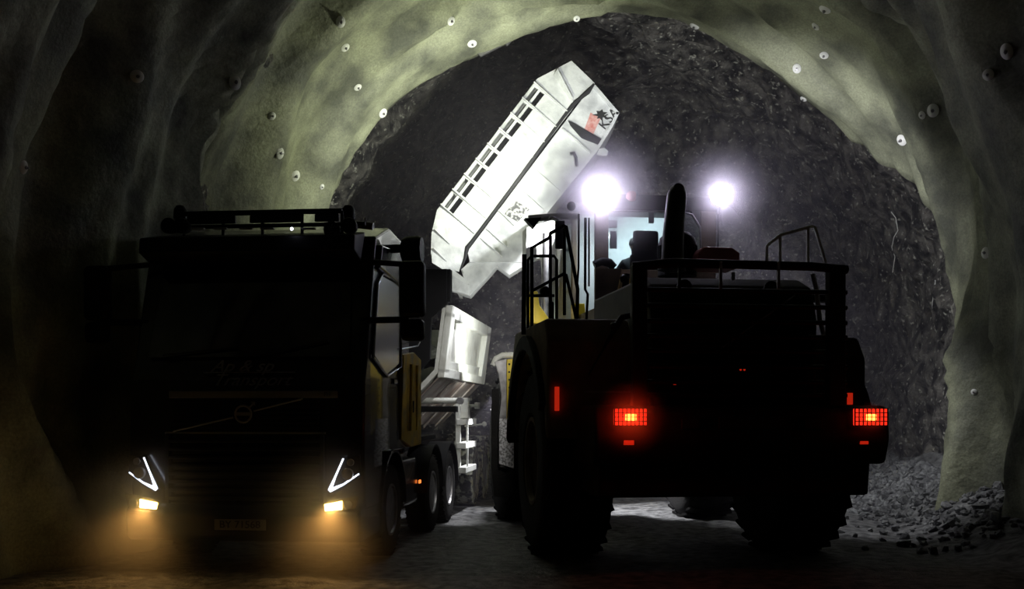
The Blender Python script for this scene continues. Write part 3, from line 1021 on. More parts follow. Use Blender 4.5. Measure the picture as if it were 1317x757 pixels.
# ============================================================ WHEEL LOADER
LL, LRZ = (1.886, 12.77, 0), R(8)
L = empty('wheel_loader', LL, LRZ)
tag(L, 'large wheel loader seen from behind with red tail lamps, cab lamps and left railings', 'wheel loader')
Q = local(LL, LRZ)


def qtube(name, pts, ly, r, m, parent=L, n=10, build=True, b=None):
    b = b or MB()
    b.tube([Q(px, py, (p_[0] if p_ else ly)) for px, py, *p_ in pts], r, n)
    return b.build(name, m, parent) if build else b


# wheels
for (x, y, s, mm) in ((-1.30, 0.0, -1, M['rubber']), (1.42, 0.0, 1, M['rubber']), (-1.17, 4.1, -1, M['rubber']), (1.67, 4.1, 1, M['rubber'])):
    make_tyre('tyre', L, 1.07, 0.80, (x, y, 1.06), mm, M['tan'], 26, rimr=.50, outer=s, lug_d=.018, deep=.1)
# axles and belly
MB().tube([(-1.2, 0, 1.1), (1.2, 0, 1.1)], 0.2, 16).ball((0, 0, 1.1), 0.38).build('rear_axle', M['loaderdark'], L)
MB().tube([(-1.1, 4.1, 1.1), (1.6, 4.1, 1.1)], 0.2, 16).ball((0, 4.1, 1.1), 0.38).build('front_axle', M['loaderdark'], L)
MB().box(-.55, .55, -1.2, 1.9, 1.15, 1.75, .04).build('rear_frame', M['loaderdark'], L)
MB().box(-.25, .25, 1.8, 2.5, .95, 1.7, .04).build('articulation_joint', M['loaderdark'], L)
MB().box(-.55, .55, 2.4, 4.9, 1.2, 1.95, .04).build('front_frame', M['yellow'], L)
# counterweight
lw, rw = Q(762, 540, -2.05).x, Q(1140, 540, -2.05).x
zt, zb, zl = Q(950, 521, -2.1).z, Q(950, 598, -2.1).z, Q(950, 640, -2.1).z
b = MB()
b.prism([(lw, y, z) for y, z in ((-1.0, zt), (-2.05, zt), (-2.12, zt - .05), (-2.14, zt - .35), (-2.05, zb), (-1.0, zb))], (rw - lw, 0, 0), bev=.045)
cw = b.build('counterweight', M['loaderdark'], L)
b = MB()
b.prism([(lw + .08, y, z) for y, z in ((-.8, zb + .05), (-2.0, zb + .05), (-1.95, zl), (-1.0, zl))], (rw - lw - .22, 0, 0), bev=.03)
b.build('lower_counterweight', M['loaderdark'], cw)
for a0, a1, y0, y1 in ((877, 900, 538, 551), (925, 1010, 536, 551), (1036, 1058, 538, 551)):
    p0, p1 = Q(a0, y1, -2.15), Q(a1, y0, -2.15)
    MB().box(p0.x, p1.x, -2.152, -2.13, p0.z, p1.z, .004).build('recess', M['darkhole'], cw)  # dark boxes stand in for the shade of shallow recesses
for a0, a1 in ((790, 832), (1099, 1141)):
    p0, p1 = Q(a0, 547, -2.16), Q(a1, 525, -2.16)
    tl = MB().box(p0.x, p1.x, -2.17, -2.12, p0.z, p1.z, .012).build('tail_lamp', M['redlit'], L)
    b = MB()
    for k in range(9):
        x = p0.x + (p1.x - p0.x) * k / 8
        b.box(x - .005, x + .005, -2.178, -2.165, p0.z, p1.z)
    for k in range(5):
        z = p0.z + (p1.z - p0.z) * k / 4
        b.box(p0.x, p1.x, -2.178, -2.165, z - .004, z + .004)
    b.build('lamp_grid', M['black'], tl)
    mx, mz = (p0.x + p1.x) / 2, (p0.z + p1.z) / 2
    MB().box(mx - .055, mx + .055, -2.176, -2.16, mz - .035, mz + .03, .008).build('bulb', M['redbulb'], tl)
for a0, a1, y0, y1, ly in ((802, 815, 566, 572, -2.13), (1106, 1116, 567, 571, -2.13)):
    p0, p1 = Q(a0, y1, ly), Q(a1, y0, ly)
    MB().box(p0.x, p1.x, ly - .02, ly + .02, p0.z, p1.z, .004).build('reflector', M['reddim'], L)
# hood
hx0, hx1 = Q(836, 400, -1.7).x, Q(1050, 400, -1.7).x
b = MB()
hp = [(-1.72, 1.6), (-1.75, 2.6), (-1.62, 2.93), (-1.3, 3.05), (1.0, 3.05), (1.0, 1.6)]
b.prism([(hx0, y, z) for y, z in hp], (hx1 - hx0, 0, 0), bev=.05)
hood = b.build('engine_hood', M['loaderdark'], L)
b = MB()
for k in range(16):
    z = 1.85 + k * .062
    b.box(hx0 + .18, hx1 - .18, -1.775, -1.74, z, z + .03, .004)
b.build('radiator_grille', M['grille'], hood)
for k in (0.2, 0.72):
    x = hx0 + (hx1 - hx0) * k
    MB().lathe([(-1.60, .0), (-1.64, .07), (-1.70, .08), (-1.70, .06), (-1.68, 0.0)], 16, 'Y', (x, -.03, 2.90)).build('hood_lamp', M['grille'], hood)
c = Q(955, 475, -1.79)
MB().ball((c.x - .02, -1.79, c.z), 0.012, 8).ball((c.x + .02, -1.79, c.z), 0.012, 8).build('hood_reflector', M['reddim'], hood)
for px, py in ((868, 492), (1066, 492)):
    c = Q(px, py, -1.8)
    MB().box(c.x - .012, c.x + .012, -1.81, -1.78, c.z - .02, c.z + .02, .003).build('small_reflector', M['reddim'], L)
# yellow pieces seen right of the hood
MB().box(hx1 + .02, hx1 + .10, -1.2, -1.0, 1.75, 2.6, .01).build('hood_support', M['yellow'], L)
MB().box(hx1 + .03, hx1 + .33, -1.0, .9, 1.5, 1.8, .02).build('side_deck', M['loaderdark'], L)
MB().box(-1.0, hx0 - .02, -1.0, .9, 1.5, 1.8, .02).build('side_deck', M['loaderdark'], L)
# rear guard cage
gy = -1.98
b = MB()
p0, p1 = Q(812, 520, gy), Q(831, 341, gy)
b.box(p0.x, p1.x, gy - .06, gy + .06, p0.z - .03, p1.z, .015)
b.build('guard_post', M['black'], L)
p0, p1 = Q(1064, 520, gy), Q(1085, 341, gy)
MB().box(p0.x, p1.x, gy - .06, gy + .06, p0.z - .03, p1.z, .015).build('guard_post', M['black'], L)
xl, xr = Q(826, 400, gy).x, Q(1089, 400, gy).x
for py in (373, 393, 413, 432, 451, 471, 491, 508):
    z = Q(900, py, gy).z
    MB().tube([(xl, gy, z), (xr, gy, z)], 0.024, 8).build('guard_bar', M['black'], L)
    z2 = z
    MB().tube([(xl + .02, gy, z2), (xl + .13, gy + .14, z2 + .01)], 0.012, 8).build('bar_highlight', M['dullmetal'], L)  # pale rods stand in for highlights on the bar ends
z = Q(900, 343, gy).z
MB().tube([(xl - .1, gy, z - .01), (xl + .3, gy - .04, z + .03), (xr - .4, gy - .04, z + .02), (xr, gy, z)], 0.045, 12).build('guard_top_rail', M['black'], L)
for px in (872, 925, 999):
    a, c = Q(px, 337, gy - .03), Q(px, 372, gy - .03)
    MB().box(a.x - .014, a.x + .014, gy - .09, gy - .06, c.z, a.z, .005).build('guard_bracket', M['dullmetal'] if px != 872 else M['black'], L)
qtube('guard_brace', [(930, 446), (1022, 380)], gy + .12, 0.007, M['dullmetal'])
qtube('hood_handle', [(943, 350), (943, 360)], gy + .1, 0.02, M['dullmetal'])
# fenders
def fender(x0, x1, z_top, m, bev, name='fender'):
    n = 12
    rr = 1.22
    arc_ = [(rr * math.cos(a), 1.1 + rr * math.sin(a)) for a in [R(12) + (PI - R(24)) * k / n for k in range(n + 1)]]
    pr = [(-1.28, 1.35), (-1.30, z_top - .25), (-1.12, z_top), (1.05, z_top), (1.42, z_top - .45), (1.45, 1.35)]
    poly = [(x0, y, z) for y, z in pr] + [(x0, y, z) for y, z in arc_]
    return MB().prism(poly, (x1 - x0, 0, 0), bev=bev).build(name, m, L)
fl = fender(-1.72, -.80, 2.62, M['tan'], .05)
fr_ = fender(0.95, 1.80, 2.45, M['loaderdark'], .12)
# darker rubber edge along the outer side of the left fender
n = 14
oa = [(1.36 * math.cos(a), 1.15 + 1.36 * math.sin(a)) for a in [R(5) + R(150) * k / n for k in range(n + 1)]]
ia = [(1.22 * math.cos(a), 1.12 + 1.22 * math.sin(a)) for a in [R(155) - R(150) * k / n for k in range(n + 1)]]
MB().prism([(-1.79, y, z) for y, z in oa + ia], (.22, 0, 0), bev=.02).build('fender_flare', M['rubber'], L)
MB().prism([(1.70, y, z - .1) for y, z in oa + ia], (.22, 0, 0), bev=.02).build('fender_flare', M['rubber'], L)
for px, y0, y1, ly in ((716, 497, 528, -1.32), (1093, 505, 520, -1.32)):
    a, c = Q(px - 2, y1, ly), Q(px + 3, y0, ly)
    MB().box(a.x, c.x, ly - .02, ly + .05, a.z, c.z, .004).build('side_reflector', M['reddim'], L)
qtube('fender_pipe', [(815, 404), (800, 408), (792, 420), (775, 450), (757, 482)], -1.4, [.03, .035, .035, .012, .01], M['black'])
c = Q(790, 420, -1.4)
MB().ball(c, .05, 14).build('pipe_joint', M['black'], L)
MB().box(Q(752, 500, -1.35).x, Q(818, 500, -1.35).x, -1.36, -1.33, Q(0, 503, -1.35).z, Q(0, 500.5, -1.35).z).build('panel_lip', M['dullmetal'], L)
# left access rails
RA = 0.019
ly = 0.2
def rail(pts, y=ly, r=RA):
    return qtube('handrail', pts, y, r, M['black'])
rail([(674.4, 327), (673.4, 430)], ly - .1, .028)
rail([(679, 425), (679, 334), (683.6, 329), (712.7, 329), (716, 334), (716, 412)], ly)
rail([(677, 380), (713, 380)], ly)
rail([(684, 424), (684, 318.5), (706, 306), (708, 300), (725, 290), (728, 291), (743, 372), (742, 414), (741.5, 480)], ly - .35, .022)
rail([(708, 412), (708, 303)], ly - .3)
rail([(726, 405), (726, 294)], ly - .3)
rail([(684, 374), (725, 352), (728, 353), (741.5, 411)], ly - .32)
for (pts, y, r) in (([(744.5, 275), (744, 345), (742, 375)], 1.2, .014), ([(753, 280), (752.5, 372), (756, 378), (754, 412)], 1.25, .018), ([(757.5, 280), (757.5, 368)], 1.25, .012)):
    qtube('grab_handle', pts, y, r, M['black'])
c = Q(701, 374, .2)
MB().lathe([(-.03, 0), (-.03, .05), (0, .065), (.05, .06), (.08, 0)], 16, 'Y', c).build('rail_knob', M['black'], L)  # round knob on the rail; the spot near it is an added fill
MB().box(Q(706, 0, .2).x, Q(712, 0, .2).x, .15, .25, Q(0, 412, .2).z, Q(0, 378, .2).z, .02).build('rail_stay', M['black'], L)
# deck between rails and cab
MB().box(-1.5, -.8, .4, 1.9, 2.52, 2.62, .01).build('catwalk', M['loaderdark'], L)
# cab
cy = 1.55
def cz(py, y=cy): return Q(850, py, y).z
x0, x1 = Q(766, 300, cy).x, Q(921, 300, cy).x
zr0, zr1 = cz(271), cz(248)
cb = MB()
cb.prism([(x0, cy, zr0), (x0, cy + .02, zr1 - .03), (x0, cy + .15, zr1), (x0, cy + 1.7, zr1 + .05), (x0, cy + 1.75, zr0 + .22)], (x1 + .02 - x0, 0, 0), bev=.03)
cabroof = cb.build('cab_roof', M['loaderdark'], L)
zsill = cz(347)
# rear frame with the window opening
wx0, wx1 = Q(783, 300, cy).x, Q(901, 300, cy).x
b = MB()
b.box(x0, wx0, cy, cy + .10, 2.3, zr0 + .01, .015)
b.box(wx1, x1, cy, cy + .10, 2.3, zr0 + .01, .015)
b.box(wx0 - .01, wx1 + .01, cy, cy + .09, 2.3, zsill, .01)
b.build('cab_rear_wall', M['tan'], L)
b = MB().tube([(wx0 + .02, cy - .02, cz(273)), (wx1 - .28, cy - .02, cz(272)), (wx1 - .12, cy - .02, cz(275)), (wx1 - .01, cy - .02, cz(291)), (wx1, cy - .02, cz(335))], .014, 8)
b.build('window_trim', M['dullmetal'], L)
MB().prism([(wx1 - .13, cy + .0, zr0 + .01), (wx1, cy + .0, zr0 + .01), (wx1, cy, cz(291))], (0, .08, 0)).build('cab_corner', M['loaderdark'], L)
MB().box(wx0, wx1, cy + .04, cy + .05, zsill, zr0).build('rear_window', M['cabglass'], L)
# front posts, windscreen, floor, left side panel
b = MB()
b.box(x0, x0 + .08, cy + 1.6, cy + 1.7, 2.3, zr0 + .22, .015)
b.box(x1 - .10, x1, cy + 1.6, cy + 1.7, 2.3, zr0 + .22, .015)
b.box(x0, x1, cy + 1.6, cy + 1.7, 2.3, 3.05, .015)
b.box(x0, x0 + .05, cy, cy + 1.7, 2.3, 3.0, .01)
b.box(x1 - .05, x1, cy, cy + 1.7, 2.3, 3.3, .01)
b.build('cab_frame', M['tan'], L)
MB().box(x0 + .06, x1 - .08, cy + 1.64, cy + 1.65, 3.0, zr0 + .22).build('cab_windscreen', M['dustglass'], L)
MB().box(x0, x1, cy, cy + 1.7, 2.25, 2.32).build('cab_floor', M['loaderdark'], L)
b = MB()
p = Q(838, 280, cy + .3)
b.box(p.x - .035, p.x + .035, cy + .3, cy + .34, p.z - .07, p.z + .1, .01)
b.build('interior_mirror', M['black'], L)
p = Q(788, 287, cy + .1)
MB().box(p.x - .07, p.x + .07, cy + .12, cy + .18, p.z - .055, p.z + .05, .015).build('cab_fan', M['black'], L)
p = Q(789, 308, cy + .4)
MB().box(p.x - .05, p.x + .05, cy + .4, cy + .42, p.z - .12, p.z + .12, .01).build('sun_blind', mat('blue_grey_blind', (.25, .33, .36), .6), L)
# dark lump low left of the rear window
qtube('cab_hose', [(764, 340), (774, 336), (784, 338), (790, 344)], cy - .1, [.05, .055, .06, .05], M['black'])
b = MB()
p = Q(800, 370, 1.0)
b.tube([Q(806, 352, 1.0), Q(803, 380, 1.0)], .045, 10).ball(Q(803, 358, 1.0), .06).ball(Q(803, 374, 1.0), .055)
b.build('valve_block', M['black'], L)
# brown lower cab side skirts visible between rail and cage
MB().prism([Q(766, 345, 1.3), Q(800, 345, 1.3), Q(785, 412, 1.3), Q(766, 412, 1.3)], (0, .08, 0)).build('cab_skirt', M['tan'], L)
MB().prism([Q(800, 352, 1.4), Q(818, 362, 1.4), Q(818, 404, 1.4), Q(788, 404, 1.4)], (0, .1, 0)).build('hydraulic_tank', M['yellow'], L)
# work lamps on the roof
for px in (770, 925):
    p = Q(px, 252, cy - .02)
    ls = 1.75 if px == 770 else 1.2
    hs = MB().lathe([(.16, 0), (.14, .06 * ls), (.05, .10 * ls), (0, .11 * ls), (-.01, .10 * ls), (.03, .085 * ls), (.03, 0)], 24, 'Y', (p.x, p.y, p.z)).build('work_lamp', M['black'], L)
    MB().ball((p.x, p.y - .02, p.z), .19 if px == 770 else .13, 24, (1, .35, 1)).build('bulb', M['workbulb'], hs)
    MB().box(p.x - .02, p.x + .02, cy, cy + .06, zr0 - .02, p.z - .05, .006).build('lamp_bracket', M['black'], hs)
qtube('lamp_cable', [(923.5, 262), (923.5, 330)], cy + .12, .010, M['black'])
p = Q(812, 252, cy - .08)
bc = MB().lathe([(-.07, 0), (-.065, .03), (-.03, .062), (.01, .07), (.05, .06), (.07, 0)], 20, 'X', (p.x, p.y, p.z)).build('beacon', M['beaconlens'], L)
# lamp arm to the left with a mirror
qtube('mirror_arm', [(680, 281), (705, 279), (744, 277)], 1.35, .045, M['white'])
b = MB()
b.prism([Q(675, 280, 1.3), Q(697, 279, 1.3), Q(687, 293, 1.3)], (0, .15, 0), bev=.01)
b.build('arm_lamp', M['black'], L)
c = Q(735, 265, 1.35)
MB().ball(c, .06, 14).build('arm_camera', M['black'], L)
a, c = Q(714, 320, 1.2), Q(726, 284, 1.2)
MB().box(a.x, c.x, 1.15, 1.24, a.z, c.z, .02).build('side_mirror', M['black'], L)
qtube('mirror_hook', [(706, 282), (710, 279), (716, 281), (720, 286)], 1.2, .015, M['chrome'])
# exhaust, dome, red box
ey = .1
ex = [(864, 348), (865, 330), (866, 300), (868, 275), (869.5, 262)]
pts = [Q(px, py, ey) for px, py in ex]
q = Q(870, 251, ey)
pts += [Vector((q.x, ey - .02, q.z)), Vector((q.x, ey - .06, q.z + .05)), Vector((q.x, ey - .11, q.z + .075))]
MB().tube(pts, [.17, .13, .125, .12, .12, .115, .095, .06], 24).build('exhaust_pipe', mat('sooty_exhaust', (.03, .028, .03), .5, .5), L)
py_ = .75
c0 = Q(871, 345, py_)
zt_ = Q(871, 296, py_).z
rr = (Q(895, 300, py_).x - Q(847, 300, py_).x) / 2
b = MB().lathe([(c0.z - .1, rr), (zt_ - .20, rr), (zt_ - .10, rr * .9), (zt_ - .03, rr * .6), (zt_, 0)], 28, 'Z', (c0.x, py_, 0))
for k in range(28):
    a = 2 * PI * k / 28
    b.box(c0.x + rr * math.cos(a) - .008, c0.x + rr * math.cos(a) + .008, py_ + rr * math.sin(a) - .008, py_ + rr * math.sin(a) + .008, c0.z, zt_ - .2)
b.build('air_intake_dome', M['grille'], L)
a = Q(898, 337, .3); c = Q(952, 318, .3)
h_ = c.z - a.z
b = MB()
b.prism([(a.x, .3, a.z - .06), (a.x, .3, a.z + h_ * .6), (a.x + .07, .3, c.z), (c.x - .1, .3, c.z), (c.x, .3, c.z - h_ * .35), (c.x, .3, a.z - .06)], (0, .5, 0), bev=.02)
b.build('red_box', M['redbox'], L)
# right rail
RY = 0.0
qtube('handrail', [(986, 345), (986, 317), (988, 314), (1000, 305), (1004, 302), (1044, 291), (1048, 292), (1062, 338)], RY, .02, M['white'])
qtube('handrail', [(1003, 303), (1003, 345)], RY, .02, M['white'])
qtube('handrail', [(1039, 293), (1039, 345)], RY, .02, M['white'])
b = MB()
p0, p1 = Q(985, 345, RY), Q(1064, 345, RY)
MB().box(p0.x - .02, p1.x + .05, RY - .1, RY + .1, 2.95, 3.03, .01).build('rail_base', M['loaderdark'], L)
qtube('side_frame_tube', [(1045, 352), (1050, 372), (1054, 410), (1062, 440)], -.6, .028, M['dullmetal'])
# front fender, yellow plate, scoured steel flap
fy = 3.0
def slab(name, pts, y, d, m, parent=L, bev=.006):
    return MB().prism([Q(px, py, y) for px, py in pts], (0, d, 0), bev=bev).build(name, m, parent)
ff = slab('front_fender', [(652, 462), (668, 460), (668, 560), (652, 538)], fy, .08, M['yellowbright'])
b = MB()
for k in range(7):
    c = Q(655, 468 + k * 10, fy - .01)
    b.ball(c, .014, 8)
b.build('fender_bolts', M['black'], ff)
b = MB().tube([Q(634, 470, fy + .1), Q(638, 461, fy + .1), Q(646, 457, fy + .1), Q(670, 456, fy + .1)], .045, 10)
b.build('fender_cap', M['white'], L)
slab('fender_flap', [(636, 465), (652, 461), (652, 538), (642, 538), (645, 510), (641, 480)], fy + .05, .05, M['dullmetal'])
slab('scoured_plate', [(642, 538), (661, 538), (661, 602), (654, 600), (642, 596)], fy, .05, M['speckle'])
slab('mud_flap', [(633, 500), (642, 500), (642, 600), (664, 606), (664, 641), (636, 638), (632, 600)], fy + .1, .06, M['rubber'])
# yellow hydraulic piece behind the rails
slab('lift_bracket', [(681, 374), (692, 374), (694, 392), (707, 410), (707, 416), (681, 416)], 2.7, .35, M['yellowbright'], bev=.02)
slab('yellow_valve', [(738, 390), (752, 390), (754, 412), (738, 412)], 2.6, .2, M['yellowbright'], bev=.01)
# lift arms and linkage, pale and strongly lit
def lift(pts, y0, y1, wd, m, name='lift_arm'):
    a = [Q(px, py, y0) for px, py in pts]
    return MB().prism(a, (0, wd, 0), bev=.02).build(name, m, L)
# pale tower between the rails and the cab
slab('lift_tower', [(722, 296), (764, 268), (764, 414), (716, 414)], 3.4, .3, M['white'], bev=.02)
slab('lift_arm', [(676, 292), (712, 282), (724, 300), (722, 420), (704, 420), (700, 330), (676, 338)], 3.8, .35, M['white'], bev=.03)
b = MB()
for (px, py) in ((733, 320), (733, 372), (693, 312), (748, 345)):
    c = Q(px, py, 3.38)
    b.lathe([(-.02, 0), (-.02, .03), (.0, .03), (.02, .0)], 10, 'Y', (c.x, 3.38, c.z))
b.build('tower_bolts', M['dullmetal'], L)
qtube('lift_cylinder', [(700, 425), (703, 300)], 3.5, .06, M['dullmetal'])

# ------------------------------------------------------------ operator and seat in the cab
sy = cy + .62
s0 = Q(832, 330, sy)
st = MB()
a, c = Q(815, 345, sy), Q(848, 298, sy)
st.box(a.x - .04, c.x + .05, sy, sy + .10, s0.z - .55, s0.z + .04, .04)
st.box(a.x + .0, c.x - .0, sy, sy + .09, s0.z - .05, c.z + .02, .05)
seat = st.build('seat_back', M['seat'], L)
MB().box(a.x - .05, c.x + .06, sy + .08, sy + .58, 2.98, 3.16, .05).tube([(s0.x, sy + .3, 2.3), (s0.x, sy + .3, 3.0)], .12, 12).build('seat_cushion', M['seat'], L)


def skin_body(name, verts, edges, radii, m, parent=None, root=0, sub=2):
    me = bpy.data.meshes.new(name)
    me.from_pydata([tuple(v) for v in verts], edges, [])
    o = bpy.data.objects.new(name, me)
    COL.objects.link(o)
    md = o.modifiers.new('Skin', 'SKIN')
    md.use_smooth_shade = True
    sv = me.skin_vertices
    if not sv:
        bpy.context.view_layer.objects.active = o
        bpy.ops.mesh.customdata_skin_add()
        sv = me.skin_vertices
    for i, r in enumerate(radii):
        sv[0].data[i].radius = r if isinstance(r, tuple) else (r, r)
        sv[0].data[i].use_root = (i == root)
    s = o.modifiers.new('Sub', 'SUBSURF')
    s.levels = sub
    s.render_levels = sub
    dg = bpy.context.evaluated_depsgraph_get()
    me2 = bpy.data.meshes.new_from_object(o.evaluated_get(dg))
    bpy.data.objects.remove(o)
    me2.materials.clear()
    me2.materials.append(m)
    for p_ in me2.polygons:
        p_.use_smooth = True
    q = bpy.data.objects.new(name, me2)
    COL.objects.link(q)
    if parent: q.parent = parent
    return q


# person: local frame x right, y forward, z up; pelvis on the cushion
px_, py0 = s0.x - .07, sy + .30
Rz = Matrix.Rotation(LRZ, 4, 'Z')
wl = Vector(LL) + (Rz @ Vector((px_, py0, 3.16)))
person = empty('person', wl, LRZ)
person.scale = (0.92, 0.92, 0.92)
tag(person, 'person in a dark jacket seated at the controls in the loader cab, seen from behind', 'person')
V = [(0, 0, .12), (0, .0, .32), (0, .0, .56), (0, .02, .70), (0, .05, .80), (0, .06, .92),
     (-.10, .02, .10), (-.13, .42, .16), (-.13, .50, -.28), (-.13, .62, -.33),
     (.10, .02, .10), (.13, .42, .16), (.13, .50, -.28), (.13, .62, -.33),
     (-.20, .0, .60), (-.33, .06, .38), (-.36, .30, .28), (-.35, .37, .28),
     (.20, .0, .60), (.31, .06, .36), (.30, .30, .30), (.30, .37, .30)]
E = [(0, 1), (1, 2), (2, 3), (3, 4), (4, 5), (0, 6), (6, 7), (7, 8), (8, 9), (0, 10), (10, 11), (11, 12), (12, 13), (2, 14), (14, 15), (15, 16), (16, 17), (2, 18), (18, 19), (19, 20), (20, 21)]
RR = [(.16, .12), (.15, .11), (.18, .11), .06, (.075, .09), (.07, .09), .09, .07, .05, .045, .09, .07, .05, .045, .075, .055, .04, .032, .075, .055, .04, .032]
body = skin_body('body', V, E, RR, M['cloth'], person)
# head and hands in skin, as one surface each
hd = MB().ball((0, .06, .88), .1, 24, (.78, .95, 1.15)).ball((0, .155, .87), .018, 10, (.8, 1.2, 1.3)).ball((-.08, .06, .875), .022, 10, (.4, 1, 1.4)).ball((.08, .06, .875), .022, 10, (.4, 1, 1.4)).tube([(0, .04, .70), (0, .05, .82)], .05, 12)
hd.build('head', M['skin'], person)
MB().lathe([(.88, .098), (.93, .105), (.98, .09), (1.01, .05), (1.02, 0)], 24, 'Z', (0, .05, 0)).build('cap', M['seat'], person)
for hx, hz in ((-.35, .28), (.30, .30)):
    vs, es, rs = [(hx, .37, hz), (hx, .44, hz)], [(0, 1)], [(.03, .02), (.038, .016)]
    for k, (dx, ln) in enumerate(((-.027, .062), (-.009, .070), (.009, .066), (.026, .052))):
        i = len(vs)
        vs += [(hx + dx, .47, hz + .004), (hx + dx, .47 + ln * .5, hz + .002), (hx + dx, .47 + ln * .8, hz - .022), (hx + dx, .47 + ln * .78, hz - .042)]
        es += [(1, i), (i, i + 1), (i + 1, i + 2), (i + 2, i + 3)]
        rs += [.010, .009, .008, .007]
    i = len(vs)
    s_ = 1 if hx < 0 else -1
    vs += [(hx + s_ * .035, .42, hz - .01), (hx + s_ * .05, .455, hz - .025)]
    es += [(0, i), (i, i + 1)]
    rs += [.013, .009]
    skin_body('hand', vs, es, rs, M['skin'], person, sub=1)

# ============================================================ RAISED BUCKET (part of the loader)
BY = 18.6
def BW(px, py, dy=0.0):
    p = W(px, py, BY)
    return Vector((p.x, BY + dy, p.z))
inv = Matrix.Rotation(-LRZ, 4, 'Z') @ Matrix.Translation(-Vector(LL))
def BL(px, py, dy=0.0):
    return inv @ BW(px, py, dy)
dep = (inv.to_3x3() @ Vector((0, 1, 0)))


def bprism(b, pts, d, dy=0.0, bev=0.0):
    b.prism([BL(x, y, dy) for x, y in pts], dep * d, bev)


uh = Vector((0.607, -0.794))
vh = Vector((0.794, 0.607))
O = Vector((562, 270))       # left edge start of slotted part
def uv(u, v):
    p = O + uh * u + vh * v
    return (p.x, p.y)
NS = 8
U1 = 213.0                   # length of left edge
pitch = 24.6
us = [8 + pitch * k for k in range(NS + 1)]
vs_ = [0, 3.5, 9.5, 13, 20, 59]
b = MB()
# slotted left panel as separate strips around the slots
bprism(b, [uv(0, 0), uv(U1, 0), uv(U1, 3.5), uv(0, 3.5)], .06)
bprism(b, [uv(0, 9.5), uv(U1, 9.5), uv(U1, 12.5), uv(0, 12.5)], .06)
bprism(b, [uv(0, 19.5), uv(U1, 19.5), uv(U1, 59), uv(0, 59)], .06)
for v0, v1 in ((3.5, 9.5), (12.5, 19.5)):
    for k in range(NS + 1):
        ua = 0 if k == 0 else us[k] - 2.2
        ub = us[0] + 0 if k == 0 else us[k] + 2.2
        if k == NS: ub = U1
        bprism(b, [uv(ua, v0), uv(ub, v0), uv(ub, v1), uv(ua, v1)], .06)
# chamfered ends
bprism(b, [(562, 270), (555, 300), (554, 330), (570, 345), (590, 349), (601, 320), uv(0, 59)], .06)
bprism(b, [uv(U1, 0), (735, 78), (765, 107), (745, 126), uv(U1, 59)], .06)
bk = b.build('bucket', M['bucket'], L)
# right panel lies a hand deeper
b = MB()
bprism(b, [(747, 128), (765, 107), (797, 144), (789, 161), (771, 190), (704, 273), (690, 300), (677, 336), (604, 336), (601, 322)], .07, .10)
b.build('bucket_plate', M['bucket'], bk)
# deep side walls around the outline make it a trough open on the far side
outl = [(562, 270), (690, 101), (735, 78), (765, 107), (797, 144), (789, 161), (771, 190), (704, 273), (677, 338), (655, 352), (639, 338), (628, 352), (603, 379), (587, 374), (580, 347), (554, 329)]
b = MB()
cxm = Vector((660, 235))
for i in range(len(outl)):
    if i in (8, 9, 10, 11, 12): continue
    p0, p1 = Vector(outl[i]), Vector(outl[(i + 1) % len(outl)])
    n_ = Vector((-(p1 - p0).y, (p1 - p0).x)).normalized() * 4
    if n_.dot(cxm - p0) < 0: n_ = -n_
    bprism(b, [p0, p1, p1 + n_, p0 + n_], 1.35, .04)
b.build('bucket_wall', M['bucket'], bk)
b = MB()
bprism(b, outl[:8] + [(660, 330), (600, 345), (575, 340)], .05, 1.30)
b.build('dark_backing', M['darkhole'], bk)  # dark sheet added behind the slots so they look shaded
# ribs on the left panel
for k in range(NS + 1):
    b = MB()
    u = us[k]
    def off_(u0, v, dy): return BL(*uv(u0, v), dy)
    pts = [off_(u - .0, 0, -.0), off_(u, 0, -.09), off_(u - 1, 22, -.05), off_(u - 3, 57, -.03), off_(u - 3, 57, 0)]
    th = (off_(u + 1.3, 0, 0) - off_(u, 0, 0))
    b.prism(pts, th)
    b.build('rib', M['bucket'], bk)
for u, v0, v1 in ((-22, 14, 40), (-42, 27, 50)):
    b = MB()
    b.prism([off_(u, v0, 0), off_(u, v0, -.07), off_(u - 3, v1, -.02), off_(u - 3, v1, 0)], off_(u + 1.5, v0, 0) - off_(u, v0, 0))
    b.build('rib', M['bucket'], bk)
b = MB()
b.prism([off_(U1 + 16, 14, 0), off_(U1 + 22, 14, -.10), off_(U1 + 4, 52, -.10), off_(U1 + 1, 56, 0)], off_(2, 0, 0) - off_(0, 0, 0))
b.build('rib', M['bucket'], bk)
# crease: dark tube standing in for shade along the step, tip to foot
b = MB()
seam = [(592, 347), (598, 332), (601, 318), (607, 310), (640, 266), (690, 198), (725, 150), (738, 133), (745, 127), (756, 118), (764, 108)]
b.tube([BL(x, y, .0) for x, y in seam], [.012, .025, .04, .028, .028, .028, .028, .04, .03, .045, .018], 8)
b.build('seam_shade', M['darkhole'], bk)
# right panel ribs, pocket, plates
for u, a0, a1 in ((182, 64, 112), (120, 62, 112), (88, 62, 108), (48, 62, 90), (20, 64, 100), (6, 66, 102)):
    b = MB()
    b.prism([off_(u, a0, .10), off_(u, a0, .06), off_(u - 1, (a0 + a1) / 2, .03), off_(u - 3, a1, .04), off_(u - 3, a1, .10)], off_(1.4, 0, 0) - off_(0, 0, 0))
    b.build('rib', M['bucket'], bk)
b = MB()
bprism(b, [uv(186, 64), uv(205, 64), uv(196, 118), uv(178, 116)], .02, .085)
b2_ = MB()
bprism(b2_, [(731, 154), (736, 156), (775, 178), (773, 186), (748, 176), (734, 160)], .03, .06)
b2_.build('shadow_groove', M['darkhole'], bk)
b.bm.free()
b = MB()
bprism(b, [(748, 180), (773, 188), (768, 205), (742, 214), (731, 204), (735, 196), (744, 199), (741, 210), (748, 205)], .08, .0, .01)
